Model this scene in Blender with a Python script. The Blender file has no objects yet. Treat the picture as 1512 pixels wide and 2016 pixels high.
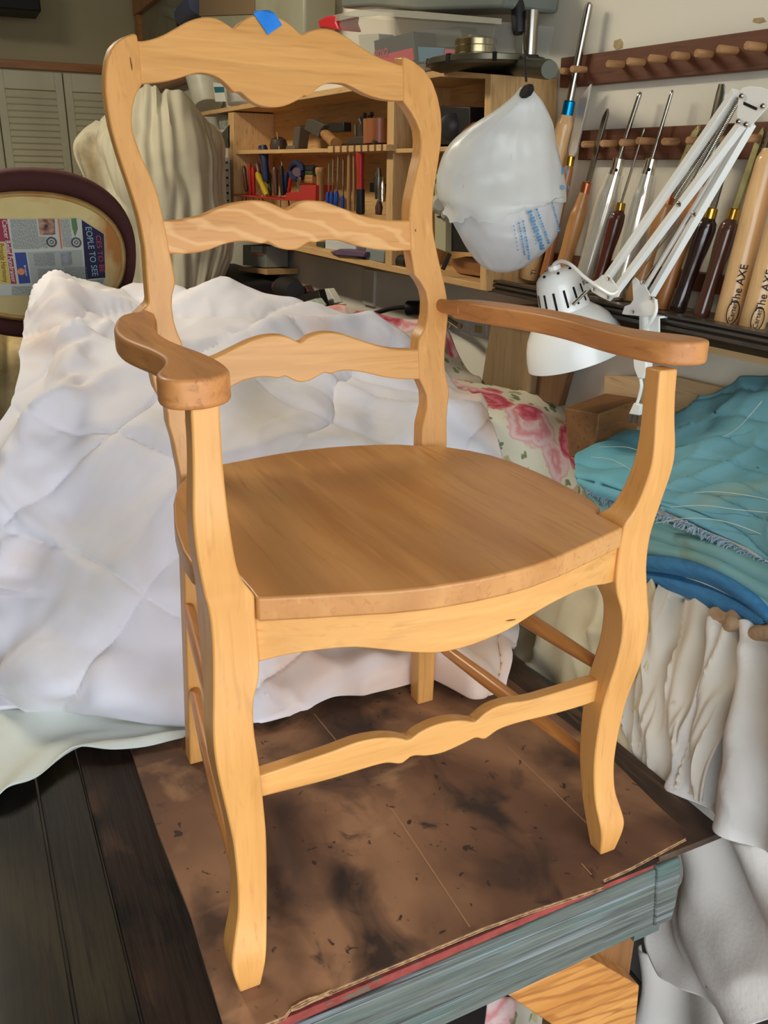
import bpy, bmesh, math, random
from mathutils import Vector, Matrix, noise
random.seed(7)
S = bpy.context.scene
COL = S.collection
# ------------------------------------------------------------------ camera
CAM = Vector((-.4209, -.6837, .8123)); YAW, PITCH, ROLL, FPX = .4529, .3629, .0125, 1718.
def cam_axes():
    f = Vector((math.sin(YAW)*math.cos(PITCH), math.cos(YAW)*math.cos(PITCH), -math.sin(PITCH)))
    r = Vector((math.cos(YAW), -math.sin(YAW), 0)); u = r.cross(f)
    return math.cos(ROLL)*r+math.sin(ROLL)*u, -math.sin(ROLL)*r+math.cos(ROLL)*u, f
CR, CU, CF = cam_axes()
cd = bpy.data.cameras.new('camera'); cam = bpy.data.objects.new('camera', cd); COL.objects.link(cam)
cam.matrix_world = Matrix(((CR.x, CU.x, -CF.x, CAM.x), (CR.y, CU.y, -CF.y, CAM.y), (CR.z, CU.z, -CF.z, CAM.z), (0, 0, 0, 1)))
cd.sensor_fit = 'VERTICAL'; cd.sensor_height = 24; cd.lens = 24*FPX/2016; cd.clip_start = .02; cd.clip_end = 60
S.camera = cam
# ------------------------------------------------------------------ daylight through the open garage front
YO = -1.35
wd = bpy.data.worlds.new('sky'); S.world = wd; wd.use_nodes = True
bg = wd.node_tree.nodes['Background']; bg.inputs[0].default_value = (.86, .93, 1.0, 1); bg.inputs[1].default_value = 2.7
S.view_settings.view_transform = 'Standard'; S.view_settings.look = 'None'; S.view_settings.gamma = 1
S.view_settings.use_curve_mapping = False; S.view_settings.exposure = .76
S.cycles.max_bounces = 8; S.cycles.diffuse_bounces = 5; S.cycles.transmission_bounces = 8; S.cycles.transparent_max_bounces = 12
S.cycles.use_denoising = True
def area(name, loc, rot, sx, sy, power, color=(1, 1, 1), portal=False):
    l = bpy.data.lights.new(name, 'AREA'); l.shape = 'RECTANGLE'; l.size = sx; l.size_y = sy; l.energy = power; l.color = color
    o = bpy.data.objects.new(name, l); o.location = loc; o.rotation_euler = rot; COL.objects.link(o)
    if portal: l.cycles.is_portal = True
    return o
area('garage_opening_portal', (-.25, YO, .4), (math.radians(90), 0, 0), 2.4, 2.4, 1, portal=True)
# warm fill light added under the ceiling, out of view, brightening wall and cabinet
area('warm_fill_light', (-.9, 2.4, 2.20), (0, math.radians(-12), 0), .25, 1.3, 30, (1, .90, .70))
# ------------------------------------------------------------------ points from the calibrated photograph
def U(p, n, c):
    d = CF + CR*((p[0]-756)/FPX) - CU*((p[1]-1008)/FPX); n = Vector(n)
    return CAM + d*((c-n.dot(CAM))/n.dot(d))
def X(px, py, x): return U((px, py), (1, 0, 0), x)
def Y(px, py, y): return U((px, py), (0, 1, 0), y)
def Z(px, py, z=0.): return U((px, py), (0, 0, 1), z)
LEAN, YOFF = .2333, .4465
def B(px, py): return U((px, py), (0, 1, -LEAN), YOFF-LEAN*.7)
def TR(s): return [tuple(map(float, q.split(','))) for q in s.split()]
# ------------------------------------------------------------------ materials
def L(c):
    return tuple(((v/255)/12.92 if v/255 <= .04045 else ((v/255+.055)/1.055)**2.4) for v in c)+(1,)
MATS = {}
def M(name, c1, c2=None, scale=(5, 5, 5), rough=.6, metal=0, bump=0, bscale=40, detail=4, lo=.35, hi=.65, spots=(), trans=0, alpha=1, dist=0, spec=.5, coat=0, sub=0, ior=1.45, bstretch=(1, 1, 1)):
    if name in MATS: return MATS[name]
    m = bpy.data.materials.new(name); m.use_nodes = True; MATS[name] = m
    nt = m.node_tree; N = nt.nodes; K = nt.links; b = N['Principled BSDF']
    tc = N.new('ShaderNodeTexCoord')
    def nz(sc, det=4, ds=0, off=0):
        mp = N.new('ShaderNodeMapping'); mp.inputs['Scale'].default_value = sc; mp.inputs['Location'].default_value = (off, off*.7, off*1.3)
        K.new(tc.outputs['Object'], mp.inputs[0]); t = N.new('ShaderNodeTexNoise'); t.inputs['Scale'].default_value = 1
        t.inputs['Detail'].default_value = det; t.inputs['Distortion'].default_value = ds; K.new(mp.outputs[0], t.inputs[0]); return t.outputs[0]
    def ramp(src, lo, hi):
        r = N.new('ShaderNodeMapRange'); r.inputs[1].default_value = lo; r.inputs[2].default_value = hi; K.new(src, r.inputs[0]); return r.outputs[0]
    def mix(fac, a, bb):
        x = N.new('ShaderNodeMix'); x.data_type = 'RGBA'
        K.new(fac, x.inputs[0])
        for s, i in ((a, 6), (bb, 7)):
            if isinstance(s, tuple): x.inputs[i].default_value = s
            else: K.new(s, x.inputs[i])
        return x.outputs[2]
    c = L(c1)
    if c2: c = mix(ramp(nz(scale, detail, dist), lo, hi), c, L(c2))
    for k, (sc_, ss, a, z) in enumerate(spots): c = mix(ramp(nz(ss, 5, .6, 3.1*(k+1)), a, z), c, L(sc_))
    if isinstance(c, tuple): b.inputs['Base Color'].default_value = c
    else: K.new(c, b.inputs['Base Color'])
    b.inputs['Roughness'].default_value = rough; b.inputs['Metallic'].default_value = metal
    b.inputs['Specular IOR Level'].default_value = spec; b.inputs['IOR'].default_value = ior
    b.inputs['Coat Weight'].default_value = coat; b.inputs['Coat Roughness'].default_value = .15
    b.inputs['Transmission Weight'].default_value = trans; b.inputs['Alpha'].default_value = alpha
    if bump:
        bp = N.new('ShaderNodeBump'); bp.inputs['Strength'].default_value = bump; bp.inputs['Distance'].default_value = .004
        K.new(nz(tuple(bscale*q for q in bstretch), 5), bp.inputs['Height']); K.new(bp.outputs[0], b.inputs['Normal'])
    return m
def wood(name, c1, c2, axis='z', fine=1., rough=.38, coat=.25, bump=.05, spots=(), lo=.3, hi=.7, figure=None):
    a = {'x': (2.5, 42, 42), 'y': (42, 2.5, 42), 'z': (42, 42, 2.5)}[axis]
    po = tuple(q*3.4 if q > 10 else q*3.2 for q in a); spots = tuple(spots)+((tuple(int(q*(.95 if rough < .45 else .86)) for q in c2), po, .54, .74), (tuple(min(255, int(q*1.03)) for q in c1), tuple(q*1.7 for q in a), .58, .72))
    m = M(name, c1, c2, tuple(q*fine for q in a), rough=rough, coat=coat, bump=bump, bscale=30, bstretch=tuple(q/12 for q in a), dist=.4, lo=lo, hi=hi, spots=spots)
    if figure and not m.get('fig'):
        m['fig'] = 1; nt = m.node_tree; N = nt.nodes; K = nt.links; b = N['Principled BSDF']
        src = b.inputs['Base Color'].links[0].from_socket
        tc = N.new('ShaderNodeTexCoord'); mp = N.new('ShaderNodeMapping'); mp.inputs['Scale'].default_value = figure[0]
        w = N.new('ShaderNodeTexWave'); w.inputs['Scale'].default_value = 1; w.inputs['Distortion'].default_value = figure[1]; w.inputs['Detail'].default_value = 2
        w.inputs['Detail Scale'].default_value = figure[2]; w.bands_direction = 'DIAGONAL'
        K.new(tc.outputs['Object'], mp.inputs[0]); K.new(mp.outputs[0], w.inputs[0])
        x = N.new('ShaderNodeMix'); x.data_type = 'RGBA'; r = N.new('ShaderNodeMapRange'); r.inputs[1].default_value = .6; r.inputs[2].default_value = 1; r.inputs[4].default_value = figure[4]
        K.new(w.outputs[1], r.inputs[0]); K.new(r.outputs[0], x.inputs[0]); K.new(src, x.inputs[6]); x.inputs[7].default_value = L(figure[3]); K.new(x.outputs[2], b.inputs['Base Color'])
    return m
# ------------------------------------------------------------------ object helpers
def tag(o, label=None, cat=None, group=None, kind=None):
    if label: o['label'] = label
    if cat: o['category'] = cat
    if group: o['group'] = group
    if kind: o['kind'] = kind
    return o
def root(name, loc, label, cat, group=None):
    o = bpy.data.objects.new(name, None); COL.objects.link(o); o.location = loc; o.empty_display_size = .05
    return tag(o, label, cat, group)
def wloc(o):
    v = Vector((0, 0, 0))
    while o: v += Vector(o.location); o = o.parent
    return v
def mk(name, verts, faces, m, parent=None, smooth=True, bevel=0, seg=2, ang=40, solid=0, sub=0, origin=None):
    """one mesh object; verts are world points"""
    verts = [Vector(v) for v in verts]
    if parent: off = wloc(parent); loc = Vector((0, 0, 0))
    else:
        if origin is None:
            n = len(verts); origin = (sum(v.x for v in verts)/n, sum(v.y for v in verts)/n, min(v.z for v in verts))
        off = Vector(origin); loc = off
    me = bpy.data.meshes.new(name); me.from_pydata([v-off for v in verts], [], faces); me.update()
    bm = bmesh.new(); bm.from_mesh(me); bmesh.ops.recalc_face_normals(bm, faces=bm.faces); bm.to_mesh(me); bm.free()
    if smooth: me.shade_smooth(); me.set_sharp_from_angle(angle=math.radians(ang))
    o = bpy.data.objects.new(name, me); COL.objects.link(o); o.location = loc; me.materials.append(m)
    if parent: o.parent = parent
    if solid: d = o.modifiers.new('solid', 'SOLIDIFY'); d.thickness = solid; d.offset = 0
    if bevel: d = o.modifiers.new('bevel', 'BEVEL'); d.width = bevel; d.segments = seg; d.limit_method = 'ANGLE'; d.angle_limit = math.radians(38); d.harden_normals = False
    if sub: d = o.modifiers.new('sub', 'SUBSURF'); d.levels = sub; d.render_levels = sub
    return o
class G:
    """collects shapes into one mesh"""
    def __init__(s): s.v = []; s.f = []
    def add(s, v, f):
        n = len(s.v); s.v += [Vector(q) for q in v]; s.f += [tuple(i+n for i in q) for q in f]; return s
    def prism(s, pts, vec):
        pts = [Vector(p) for p in pts]; n = len(pts); vec = Vector(vec)
        return s.add(pts+[p+vec for p in pts], [tuple(range(n))[::-1], tuple(range(n, 2*n))]+[(i, (i+1) % n, n+(i+1) % n, n+i) for i in range(n)])
    def box(s, a, b):
        x0, y0, z0 = a; x1, y1, z1 = b
        return s.prism([(x0, y0, z0), (x1, y0, z0), (x1, y1, z0), (x0, y1, z0)], (0, 0, z1-z0))
    def hexa(s, q0, q1):
        return s.add(list(q0)+list(q1), [(0, 1, 2, 3), (7, 6, 5, 4), (0, 4, 5, 1), (1, 5, 6, 2), (2, 6, 7, 3), (3, 7, 4, 0)])
    def loft(s, rings, caps=True, close=True):
        n = len(rings[0]); v = [p for r in rings for p in r]; f = []
        for k in range(len(rings)-1):
            for i in range(n if close else n-1):
                j = (i+1) % n; f.append((k*n+i, k*n+j, (k+1)*n+j, (k+1)*n+i))
        if caps: f += [tuple(range(n))[::-1], tuple(range((len(rings)-1)*n, len(rings)*n))]
        return s.add(v, f)
    def lathe(s, p0, p1, prof, seg=20, caps=True, flat=(1, 1), up=None):
        p0 = Vector(p0); p1 = Vector(p1); d = p1-p0; w = d.normalized()
        a = Vector(up) if up else (Vector((0, 0, 1)) if abs(w.z) < .9 else Vector((1, 0, 0)))
        e1 = w.cross(a).normalized(); e2 = w.cross(e1)
        return s.loft([[p0+d*t+(e1*math.cos(6.28319*i/seg)*flat[0]+e2*math.sin(6.28319*i/seg)*flat[1])*max(r, 1e-5) for i in range(seg)] for t, r in prof], caps)
    def tube(s, pts, r, seg=8, smoothn=0):
        pts = [Vector(p) for p in pts]
        if smoothn: pts = crv(pts, smoothn)
        rings = []; pe = None
        for k, p in enumerate(pts):
            w = (pts[min(k+1, len(pts)-1)]-pts[max(k-1, 0)]).normalized()
            if pe is None: a = Vector((0, 0, 1)) if abs(w.z) < .9 else Vector((1, 0, 0)); e1 = w.cross(a).normalized()
            else: e1 = (pe-w*pe.dot(w)).normalized()
            pe = e1; e2 = w.cross(e1); rr = r[k] if isinstance(r, (list, tuple)) else r
            rings.append([p+(e1*math.cos(6.28319*i/seg)+e2*math.sin(6.28319*i/seg))*rr for i in range(seg)])
        return s.loft(rings)
    def mk(s, name, m, parent=None, **k): return mk(name, s.v, s.f, m, parent, **k)
def crv(P, n):
    """Catmull-Rom through the points, n steps per span"""
    out = []; N_ = len(P)
    for i in range(N_-1):
        a, b, c, d = P[max(i-1, 0)], P[i], P[i+1], P[min(i+2, N_-1)]
        for k in range(n):
            t = k/n; out.append(.5*((2*b)+(c-a)*t+(2*a-5*b+4*c-d)*t*t+(3*b-3*c+d-a)*t*t*t))
    out.append(P[-1]); return out
def interp(tab, z, k):
    if z <= tab[0][0]: return tab[0][k]
    for a, b in zip(tab, tab[1:]):
        if z <= b[0]: t = (z-a[0])/(b[0]-a[0]+1e-12); return a[k]+(b[k]-a[k])*t
    return tab[-1][k]
def text(name, s, pos, right, up, size, m, parent, align='LEFT', ext=.0003):
    c = bpy.data.curves.new(name, 'FONT'); c.body = s; c.size = size; c.extrude = ext; c.align_x = align; c.align_y = 'CENTER'; c.resolution_u = 3
    t = bpy.data.objects.new('tmp', c); COL.objects.link(t); bpy.context.view_layer.update()
    me = bpy.data.meshes.new_from_object(t.evaluated_get(bpy.context.evaluated_depsgraph_get())); bpy.data.objects.remove(t)
    o = bpy.data.objects.new(name, me); COL.objects.link(o); me.materials.clear(); me.materials.append(m); o.parent = parent
    r = Vector(right).normalized(); n = r.cross(Vector(up)).normalized(); u = n.cross(r); p = Vector(pos)-wloc(parent)
    o.matrix_local = Matrix(((r.x, u.x, n.x, p.x), (r.y, u.y, n.y, p.y), (r.z, u.z, n.z, p.z), (0, 0, 0, 1))); return o
def sheet(name, rows, nu, nv, m, disp=None, thick=.004, parent=None, label=None, cat=None, group=None, sub=0):
    """cloth surface through a net of points (rows x columns), with fold displacement along the normal"""
    R1 = [crv([Vector(p) for p in r], nu) for r in rows]; n = len(R1[0])
    cols = [crv([r[i] for r in R1], nv) for i in range(n)]; mrow = len(cols[0])
    P = [[cols[i][j] for i in range(n)] for j in range(mrow)]
    out = []
    for j in range(mrow):
        for i in range(n):
            p = P[j][i]; a = P[j][min(i+1, n-1)]-P[j][max(i-1, 0)]; b = P[min(j+1, mrow-1)][i]-P[max(j-1, 0)][i]
            nn = b.cross(a)
            if nn.length > 1e-9: nn.normalize()
            if nn.dot(CAM-p) < 0 and nn.length > 0 and not disp is None: pass
            p = p+nn*disp(i/(n-1), j/(mrow-1), p) if disp else p
            out.append(Vector((min(p.x, .936), p.y, p.z)))
    f = [(j*n+i, j*n+i+1, (j+1)*n+i+1, (j+1)*n+i) for j in range(mrow-1) for i in range(n-1)]
    o = mk(name, out, f, m, parent, ang=80, solid=thick, sub=sub)
    if label: tag(o, label, cat, group)
    return o
def fbm(p, s, o=3, seed=0.): return noise.fractal(Vector(p)*s+Vector((seed, seed*1.7, -seed)), 1., 2., o)
def ridge(p, s, seed=0.): return 1-2*abs(noise.noise(Vector(p)*s+Vector((seed, -seed, seed*.3))))
# ================================================================== THE ARMCHAIR
W_LEG = wood('beech_leg', (216, 157, 88), (204, 144, 76), 'z', rough=.44, coat=.15)
W_RAIL = wood('beech_rail', (217, 159, 90), (205, 146, 78), 'x', rough=.44, coat=.15, figure=((3, 3, 22), 5, 3, (234, 182, 114), .14))
W_RAIL2 = wood('beech_wavy_rail', (213, 153, 86), (200, 138, 72), 'x', rough=.44, coat=.15, figure=((9, 9, 26), 8, 1.2, (236, 186, 124), .5))
W_SEAT = wood('beech_seat', (192, 134, 76), (180, 122, 66), 'y', fine=.6, rough=.4, coat=.15, figure=((5, 1.5, 5), 5, 1.5, (204, 150, 92), .22), spots=(((202, 146, 86), (11, .5, 1), .50, .62), ((172, 114, 60), (7, .4, 1), .54, .66)))
W_ARM = wood('beech_arm', (196, 134, 76), (184, 120, 66), 'y', rough=.48, coat=.08, figure=((16, 3, 5), 4, 2, (212, 152, 94), .2))
W_ROD = wood('beech_rod', (200, 136, 72), (176, 112, 54), 'y')
chair = root('armchair', (0, .2, 0), 'honey coloured wooden ladder back armchair with scalloped rails and curved legs', 'chair')
LEG = [(0,.2291,.2522,-.0008,.0209),(.012,.2271,.2547,-.0025,.0234),(.03,.2243,.2583,-.0044,.027),(.045,.2221,.2594,-.0041,.0302),(.06,.2197,.2566,-.0004,.0327),(.08,.2168,.2508,.0054,.0353),(.1,.2149,.2466,.0086,.0383),(.13,.2129,.2445,.0113,.0419),(.16,.2119,.245,.0116,.0437),(.19,.212,.2467,.0106,.0449),(.22,.2133,.2504,.0099,.0459),(.25,.2156,.255,.0063,.0437),(.28,.2186,.2593,.002,.0401),(.3,.2206,.2612,.0007,.0374),(.32,.2221,.2617,.0009,.0379),(.34,.2217,.2607,.0022,.0387),(.355,.2194,.2591,.0043,.0406),(.37,.2140,.2575,.0065,.0479),(.385,.2117,.2561,.0087,.0571),(.4,.2116,.2549,.0102,.0623),(.42,.212,.2543,.0109,.0636),(.44,.2125,.2549,.0104,.0613),(.457,.2134,.257,.0089,.0544),(.465,.2176,.2587,.0085,.0455),(.475,.2238,.2601,.0072,.0415),(.49,.2289,.2623,.0055,.0376),(.51,.2323,.2647,.0026,.0325),(.53,.2345,.266,.0009,.0295),(.55,.2357,.2655,.0023,.0286),(.57,.2361,.2635,.0047,.0289),(.6,.2363,.2612,.007,.03),(.64,.2358,.26,.0083,.0318)]
def smooth_tab(tab, n):
    P = [Vector(t[1:4]+(t[4],)) if False else t for t in tab]; out = []
    for i in range(len(tab)-1):
        a, b, c, d = tab[max(i-1, 0)], tab[i], tab[i+1], tab[min(i+2, len(tab)-1)]
        for k in range(n):
            t = k/n; out.append(tuple(.5*(2*b[q]+(c[q]-a[q])*t+(2*a[q]-5*b[q]+4*c[q]-d[q])*t*t+(3*b[q]-3*c[q]+d[q]-a[q])*t**3) for q in range(len(b))))
    out.append(tab[-1]); return out
for s in (-1, 1):
    rings = []
    top = .640 if s < 0 else .634
    for z, xi, xo, yf, yb in smooth_tab(LEG, 3):
        if z > top: continue
        rings.append([(s*xi, yf, z), (s*xo, yf, z), (s*xo, yb, z), (s*xi, yb, z)])
    G().loft(rings).mk('leg', W_LEG, chair, bevel=.002, ang=50)
# back posts running down into the rear legs
LI = "269,65.6 276,100 281,165 280,166.7 268.5,185 262,209 260,233 261,256.6 268.5,280.5 279,309.6 292,336 304,362.5 312,386 316.4,406.5 323,434 329.6,467 335.5,500 341.6,528 346,556 344,566.5 339.7,581 339,605 343,634 349.5,655 360,677.7"
LO = "262,66.5 252.6,69.3 236.7,76.7 225,87 217,98 210,119 207,148 207,180 211.6,217 218,251 227.5,286 239,323 252.6,362.5 266,404 274,433 279,459 284.7,491 287,525.5 290,565 292.6,598"
LO2 = "329,809 331.6,838 342,872.6 347.5,901.7 355.4,941"
RI = "792,111 793,150 793.7,197 795,201 807,217 819,238 827,259 829,283 827,309.6 820,338.7 813.5,370.4 808,397 806.5,415 806,434 808.5,492.5 813,520 816,541.4 829,557 839,576 843,597 842,623 837,647 825,667 823,690 825,745 832,759.5 840,779 840.6,803 835,827 831,843 830,878.6"
RO = "799,112.5 817.5,122 836,137.6 852,161 862.5,190.5 869,222 870.4,251 869,283 865,312 860,344 856,370 853,400 852.5,430 853.5,455 856.5,472.6 863,504 871,539 877.7,568 881.6,591.7 883,623 879,663 876,692 876,718.7 880,745 884,763.7 885.5,771 882,800.5 880,827 880.6,877"
def xz(s): return sorted([(b.z, abs(b.x)) for b in (B(*p) for p in TR(s))])
li, lo, lo2, ri, ro = xz(LI), xz(LO), xz(LO2), xz(RI), xz(RO)
lcut = li[0][0]; li = [p for p in ri if p[0] < lcut-.01]+li
lo = lo2+[p for p in ro if lo2[-1][0]+.02 < p[0] < lo[0][0]-.012]+lo
for s, inn, out in ((-1, li, lo), (1, ri, ro)):
    rings = []; ztop = min(inn[-1][0], out[-1][0])
    for z in (0, .15, .3, .4, .44):
        t = z/.44; a = .176+(interp(inn, .45, 1)-.176)*t; b = .205+(interp(out, .45, 1)-.205)*t; y = .405+(.388-.405)*t
        rings.append([(s*a, y, z), (s*b, y, z), (s*b, y+.028, z), (s*a, y+.028, z)])
    nz_ = 110
    for k in range(nz_+1):
        z = .452+(ztop-.452)*k/nz_; a = interp(inn, z, 1); b = max(interp(out, z, 1), a+.0012); y = YOFF+LEAN*(z-.7)
        rings.append([(s*a, y, z), (s*b, y, z), (s*b, y+.027, z+.002), (s*a, y+.027, z+.002)])
    G().loft(rings).mk('rear_leg', W_LEG, chair, bevel=.0022, ang=50)
def board(name, top, bot, m, thick, f=B, inset=0.):
    t = [f(*p) for p in TR(top)]; b = [f(*p) for p in TR(bot)]
    t = crv(t, 2); b = crv(b, 2)
    n = 90
    def res(P):
        out = []
        for k in range(n+1):
            x = P[0].x+(P[-1].x-P[0].x)*k/n
            for a, c in zip(P, P[1:]):
                if (a.x-x)*(c.x-x) <= 1e-12 and abs(c.x-a.x) > 1e-9: out.append(a.lerp(c, (x-a.x)/(c.x-a.x))); break
            else: out.append(P[-1] if k > n/2 else P[0])
        return out
    x0 = min(t[0].x, b[0].x)-.006; x1 = max(t[-1].x, b[-1].x)+.006
    for P in (t, b): P[0] = Vector((x0, P[0].y, P[0].z)); P[-1] = Vector((x1, P[-1].y, P[-1].z))
    T, Bo = res(t), res(b); th = Vector((0, thick, 0)); i0 = Vector((0, inset, 0))
    return G().loft([[T[k]+i0, Bo[k]+i0, Bo[k]+th+i0, T[k]+th+i0] for k in range(n+1)]).mk(name, m, chair, bevel=.0018, ang=50)
TOP_T = "274,80 279,80.7 300,76.7 324,67.5 345,55.6 366,43.7 385,36.5 403.5,33 422,34.4 438,41 452,50 461.6,55.6 472,45 485.5,35.7 501,29 520,26 534,28.5 545,33 561,39.7 577,51.6 587,62 596,67.5 606,62 622,57 640,55.6 659,59.5 680,70 701,84.7 725,100.5 751,114 778,124 790.5,128"
TOP_B = "279,164 281,165 297.6,162.7 319,161 340,157 361,151 379.6,145 395.5,143 414,145.5 432.5,153.5 446,165 456,176 463,182.6 469.6,179.4 477.5,182.6 488,193 504,204 522.5,209.6 545,211 563.5,207.7 579,201 590,194.5 602,186.5 608.5,190.5 616.4,182.6 629.7,170.7 645.5,164 664,162.7 682.6,165.4 701,174.6 725,186.5 751,194.5 775,198 792,198"
board('top_rail', TOP_T, TOP_B, W_RAIL, .02, inset=.001)
MID_T = "323,434 348,434 372,430 398.5,423.7 425,412 451,402.5 478,397 504,394.6 523,396 541,402.5 554.6,409 564.6,412.5 576,408 586,401 600,396 614,394.6 638,397 659,404 686,414 712,423.7 739,430 765,433.7 806,435"
MID_B = "335.5,500 359,500 385,498.5 411.6,492.5 438,482 464.6,476 486,475 504,478 519,480 528,476 538.7,482 552,489 570.4,492.5 586,491 597,484 612,476 619.7,478 633,474.5 651.4,472.6 672.6,474.7 699,483 725.5,489 752,492.5 778.4,494 808,493"
board('middle_rail', MID_T, MID_B, W_RAIL2, .018, inset=.001)
LOW_T = "362,717 395,712 423.6,704 451,691 478,677.7 499,668.5 523,662 546.6,660 565,663 581,670 593,675 606.5,664.4 627.6,656.5 651.4,654.6 675,658 699,666 725.5,675 752,683 778,687.5 805,689 821,689.6"
LOW_B = "375,783 420,775 451,765 478,750.5 504,744 525.5,742.6 544,744.7 552,745 562.5,741 576,748 591.6,753 609,750.5 625,742.5 641,734 651.4,737 667,731.5 686,730 707,732 728,736 754.6,742.5 786.5,746.5 823,748"
board('lower_rail', LOW_T, LOW_B, W_RAIL, .018, inset=.001)
# strip of masking tape folded over the crest rail
tp = [(499, 29), (509, 17), (527, 12), (541, 13)]
n_ = Vector((0, -1, LEAN)).normalized()
fr = [B(499, 28), B(512, 22), B(541.5, 29), B(555, 50), B(540, 60), B(527, 69.5), B(514, 50)]
g = G(); fr2 = [p+n_*.0012 for p in fr]
bk = [B(503.5, 18)+n_*-.006, B(512, 14)+n_*-.012, B(529, 11.5)+n_*-.013, B(536, 14)+n_*-.01]
g.add(fr2, [(0, 1, 2, 3, 4, 5, 6)]); g.add([fr2[0], bk[0], bk[1], bk[2], bk[3], fr2[2], fr2[1]], [(0, 1, 2, 3, 4, 5, 6)])
tape = g.mk('masking_tape', M('blue_tape', (30, 120, 214), (44, 134, 226), (60, 60, 60), rough=.75), smooth=False, solid=.0006)
tag(tape, 'small crumpled strip of blue masking tape stuck on the crest rail', 'tape')
# seat
SEAT = [(-.2125, .006), (-.17, -.008), (-.1344, -.0185), (-.095, -.031), (-.057, -.039), (-.01, -.0425), (.03, -.0415), (.058, -.0385), (.1, -.029), (.15, -.013), (.199, .003), (.2095, .007), (.2105, .03), (.2115, .058), (.226, .066), (.234, .09), (.2385, .13), (.2395, .17), (.238, .21), (.233, .26), (.222, .30), (.207, .33), (.188, .3555), (.168, .371), (.149, .383), (.1247, .4), (.095, .411), (.061, .4195), (.03, .4245), (-.006, .426), (-.04, .4245), (-.0675, .4205), (-.1, .414), (-.128, .409), (-.15, .398), (-.17, .388), (-.1866, .3744), (-.202, .348), (-.2136, .3192), (-.224, .285), (-.231, .2516), (-.238, .22), (-.2423, .1898), (-.2475, .1412), (-.2475, .11), (-.243, .085), (-.235, .067), (-.2135, .06), (-.2125, .03)]
cx_, cy_ = 0, .19
N1 = len(SEAT); v = []; f = []
RG = [1.0, .985, .93, .85, .75, .62, .48, .32, .16]
def dish(x, y):  # gentle hollow for the sitter
    r = math.hypot(x/.21, (y-.19)/.2); return -.006*max(0, 1-r*r)**1.2 if r < 1 else 0
for r in RG:
    for (x, y) in SEAT:
        X_, Y_ = cx_+(x-cx_)*r, cy_+(y-cy_)*r
        v.append((X_, Y_, .457+dish(X_, Y_)))
for k in range(len(RG)-1):
    for i in range(N1): j = (i+1) % N1; f.append((k*N1+i, k*N1+j, (k+1)*N1+j, (k+1)*N1+i))
v.append((cx_, cy_, .457+dish(cx_, cy_))); c_ = len(v)-1; b0 = (len(RG)-1)*N1
for i in range(N1): f.append((b0+i, b0+(i+1) % N1, c_))
n0 = len(v); v += [(x, y, .4325) for x, y in SEAT]
for i in range(N1): j = (i+1) % N1; f.append((i, n0+i, n0+j, j))
f.append(tuple(range(n0, n0+N1)))
mk('seat', v, f, W_SEAT, chair, bevel=.003, seg=3, ang=50)
# front apron, bowed under the seat edge
AP = "510,1304 544.6,1294.5 584,1286.5 624,1281 664,1276.6 700,1275 734,1277.5 769,1281 798,1284 830,1286 859,1286 891,1281 931,1270 970,1254.6 1000,1241 1029,1223 1056,1206 1082,1191 1109,1177 1135,1165 1162,1155.6 1180,1152.5 1201,1150"
def apy(x): return .017-.046*max(0, 1-(x/.213)**2)
def onap(px, py):
    y = 0.
    for _ in range(12): p = Y(px, py, y); y = apy(p.x)
    return Y(px, py, y)
bot = crv([onap(*p) for p in TR(AP)], 2); bot[0].x = -.216; bot[-1].x = .216
G().loft([[Vector((p.x, apy(p.x), .4322)), Vector((p.x, apy(p.x), p.z)), Vector((p.x, apy(p.x)+.02, p.z)), Vector((p.x, apy(p.x)+.02, .4322))] for p in bot]).mk('front_apron', W_RAIL, chair, bevel=.0015, ang=50)
for s in (-1, 1):
    pts = [(.236, .055), (.2355, .12), (.232, .2), (.222, .28), (.198, .37), (.188, .395)]
    zb = [.378, .386, .389, .389, .386, .38]
    G().loft([[(s*(x-.008), y, .4322), (s*(x-.008), y, z), (s*(x-.026), y, z), (s*(x-.026), y, .4322)] for (x, y), z in zip(pts, zb)]).mk('side_apron', W_LEG, chair, bevel=.0012)
G().box((-.18, .395, .372), (.18, .413, .4322)).mk('rear_apron', W_RAIL, chair, bevel=.0012)
# front stretcher
ST = "515.7,1527 585,1503.7 654.6,1480.6 701,1463 738,1455 760,1453 779.6,1453.5 795,1456 806,1458.5 815,1452 825,1444 851,1430.6 878,1422.6 899,1420 917.5,1420 928,1422 936,1423 943,1417 952,1408 970,1396 1000,1385.6 1029,1382 1056,1376.5 1082,1368.6 1109,1360.6 1135,1352.7 1178.6,1339.5"
SB = "519,1568.5 585,1552 654.6,1533.8 715,1515 752,1504.6 770,1503 789,1505 800,1498 810,1490 825,1488.5 840,1489 872,1483 909,1466.7 928,1457 939,1452.8 947,1455.5 955.6,1456 965,1449 979,1439 997.6,1431 1029,1421.5 1069,1412 1109,1401.6 1148,1390 1175,1380.5"
board('front_stretcher', ST, SB, W_RAIL, .0165, f=lambda a, b: Y(a, b, .0262-.004*(1-(a-515)/663)))
for s in (-1, 1):
    for z0, z1 in ((.119, .126), (.2545, .262)):
        G().lathe((s*.235, .038, z0), (s*.190, .41, z1), [(0, .0072), (.1, .0085), (.3, .0105), (.6, .0108), (.9, .0088), (1, .0075)], 18).mk('side_stretcher', W_ROD, chair)
G().lathe((-.186, .42, .2), (.186, .42, .2), [(0, .0075), (.3, .0105), (.7, .0105), (1, .0075)], 18).mk('rear_stretcher', W_ROD, chair)
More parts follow.
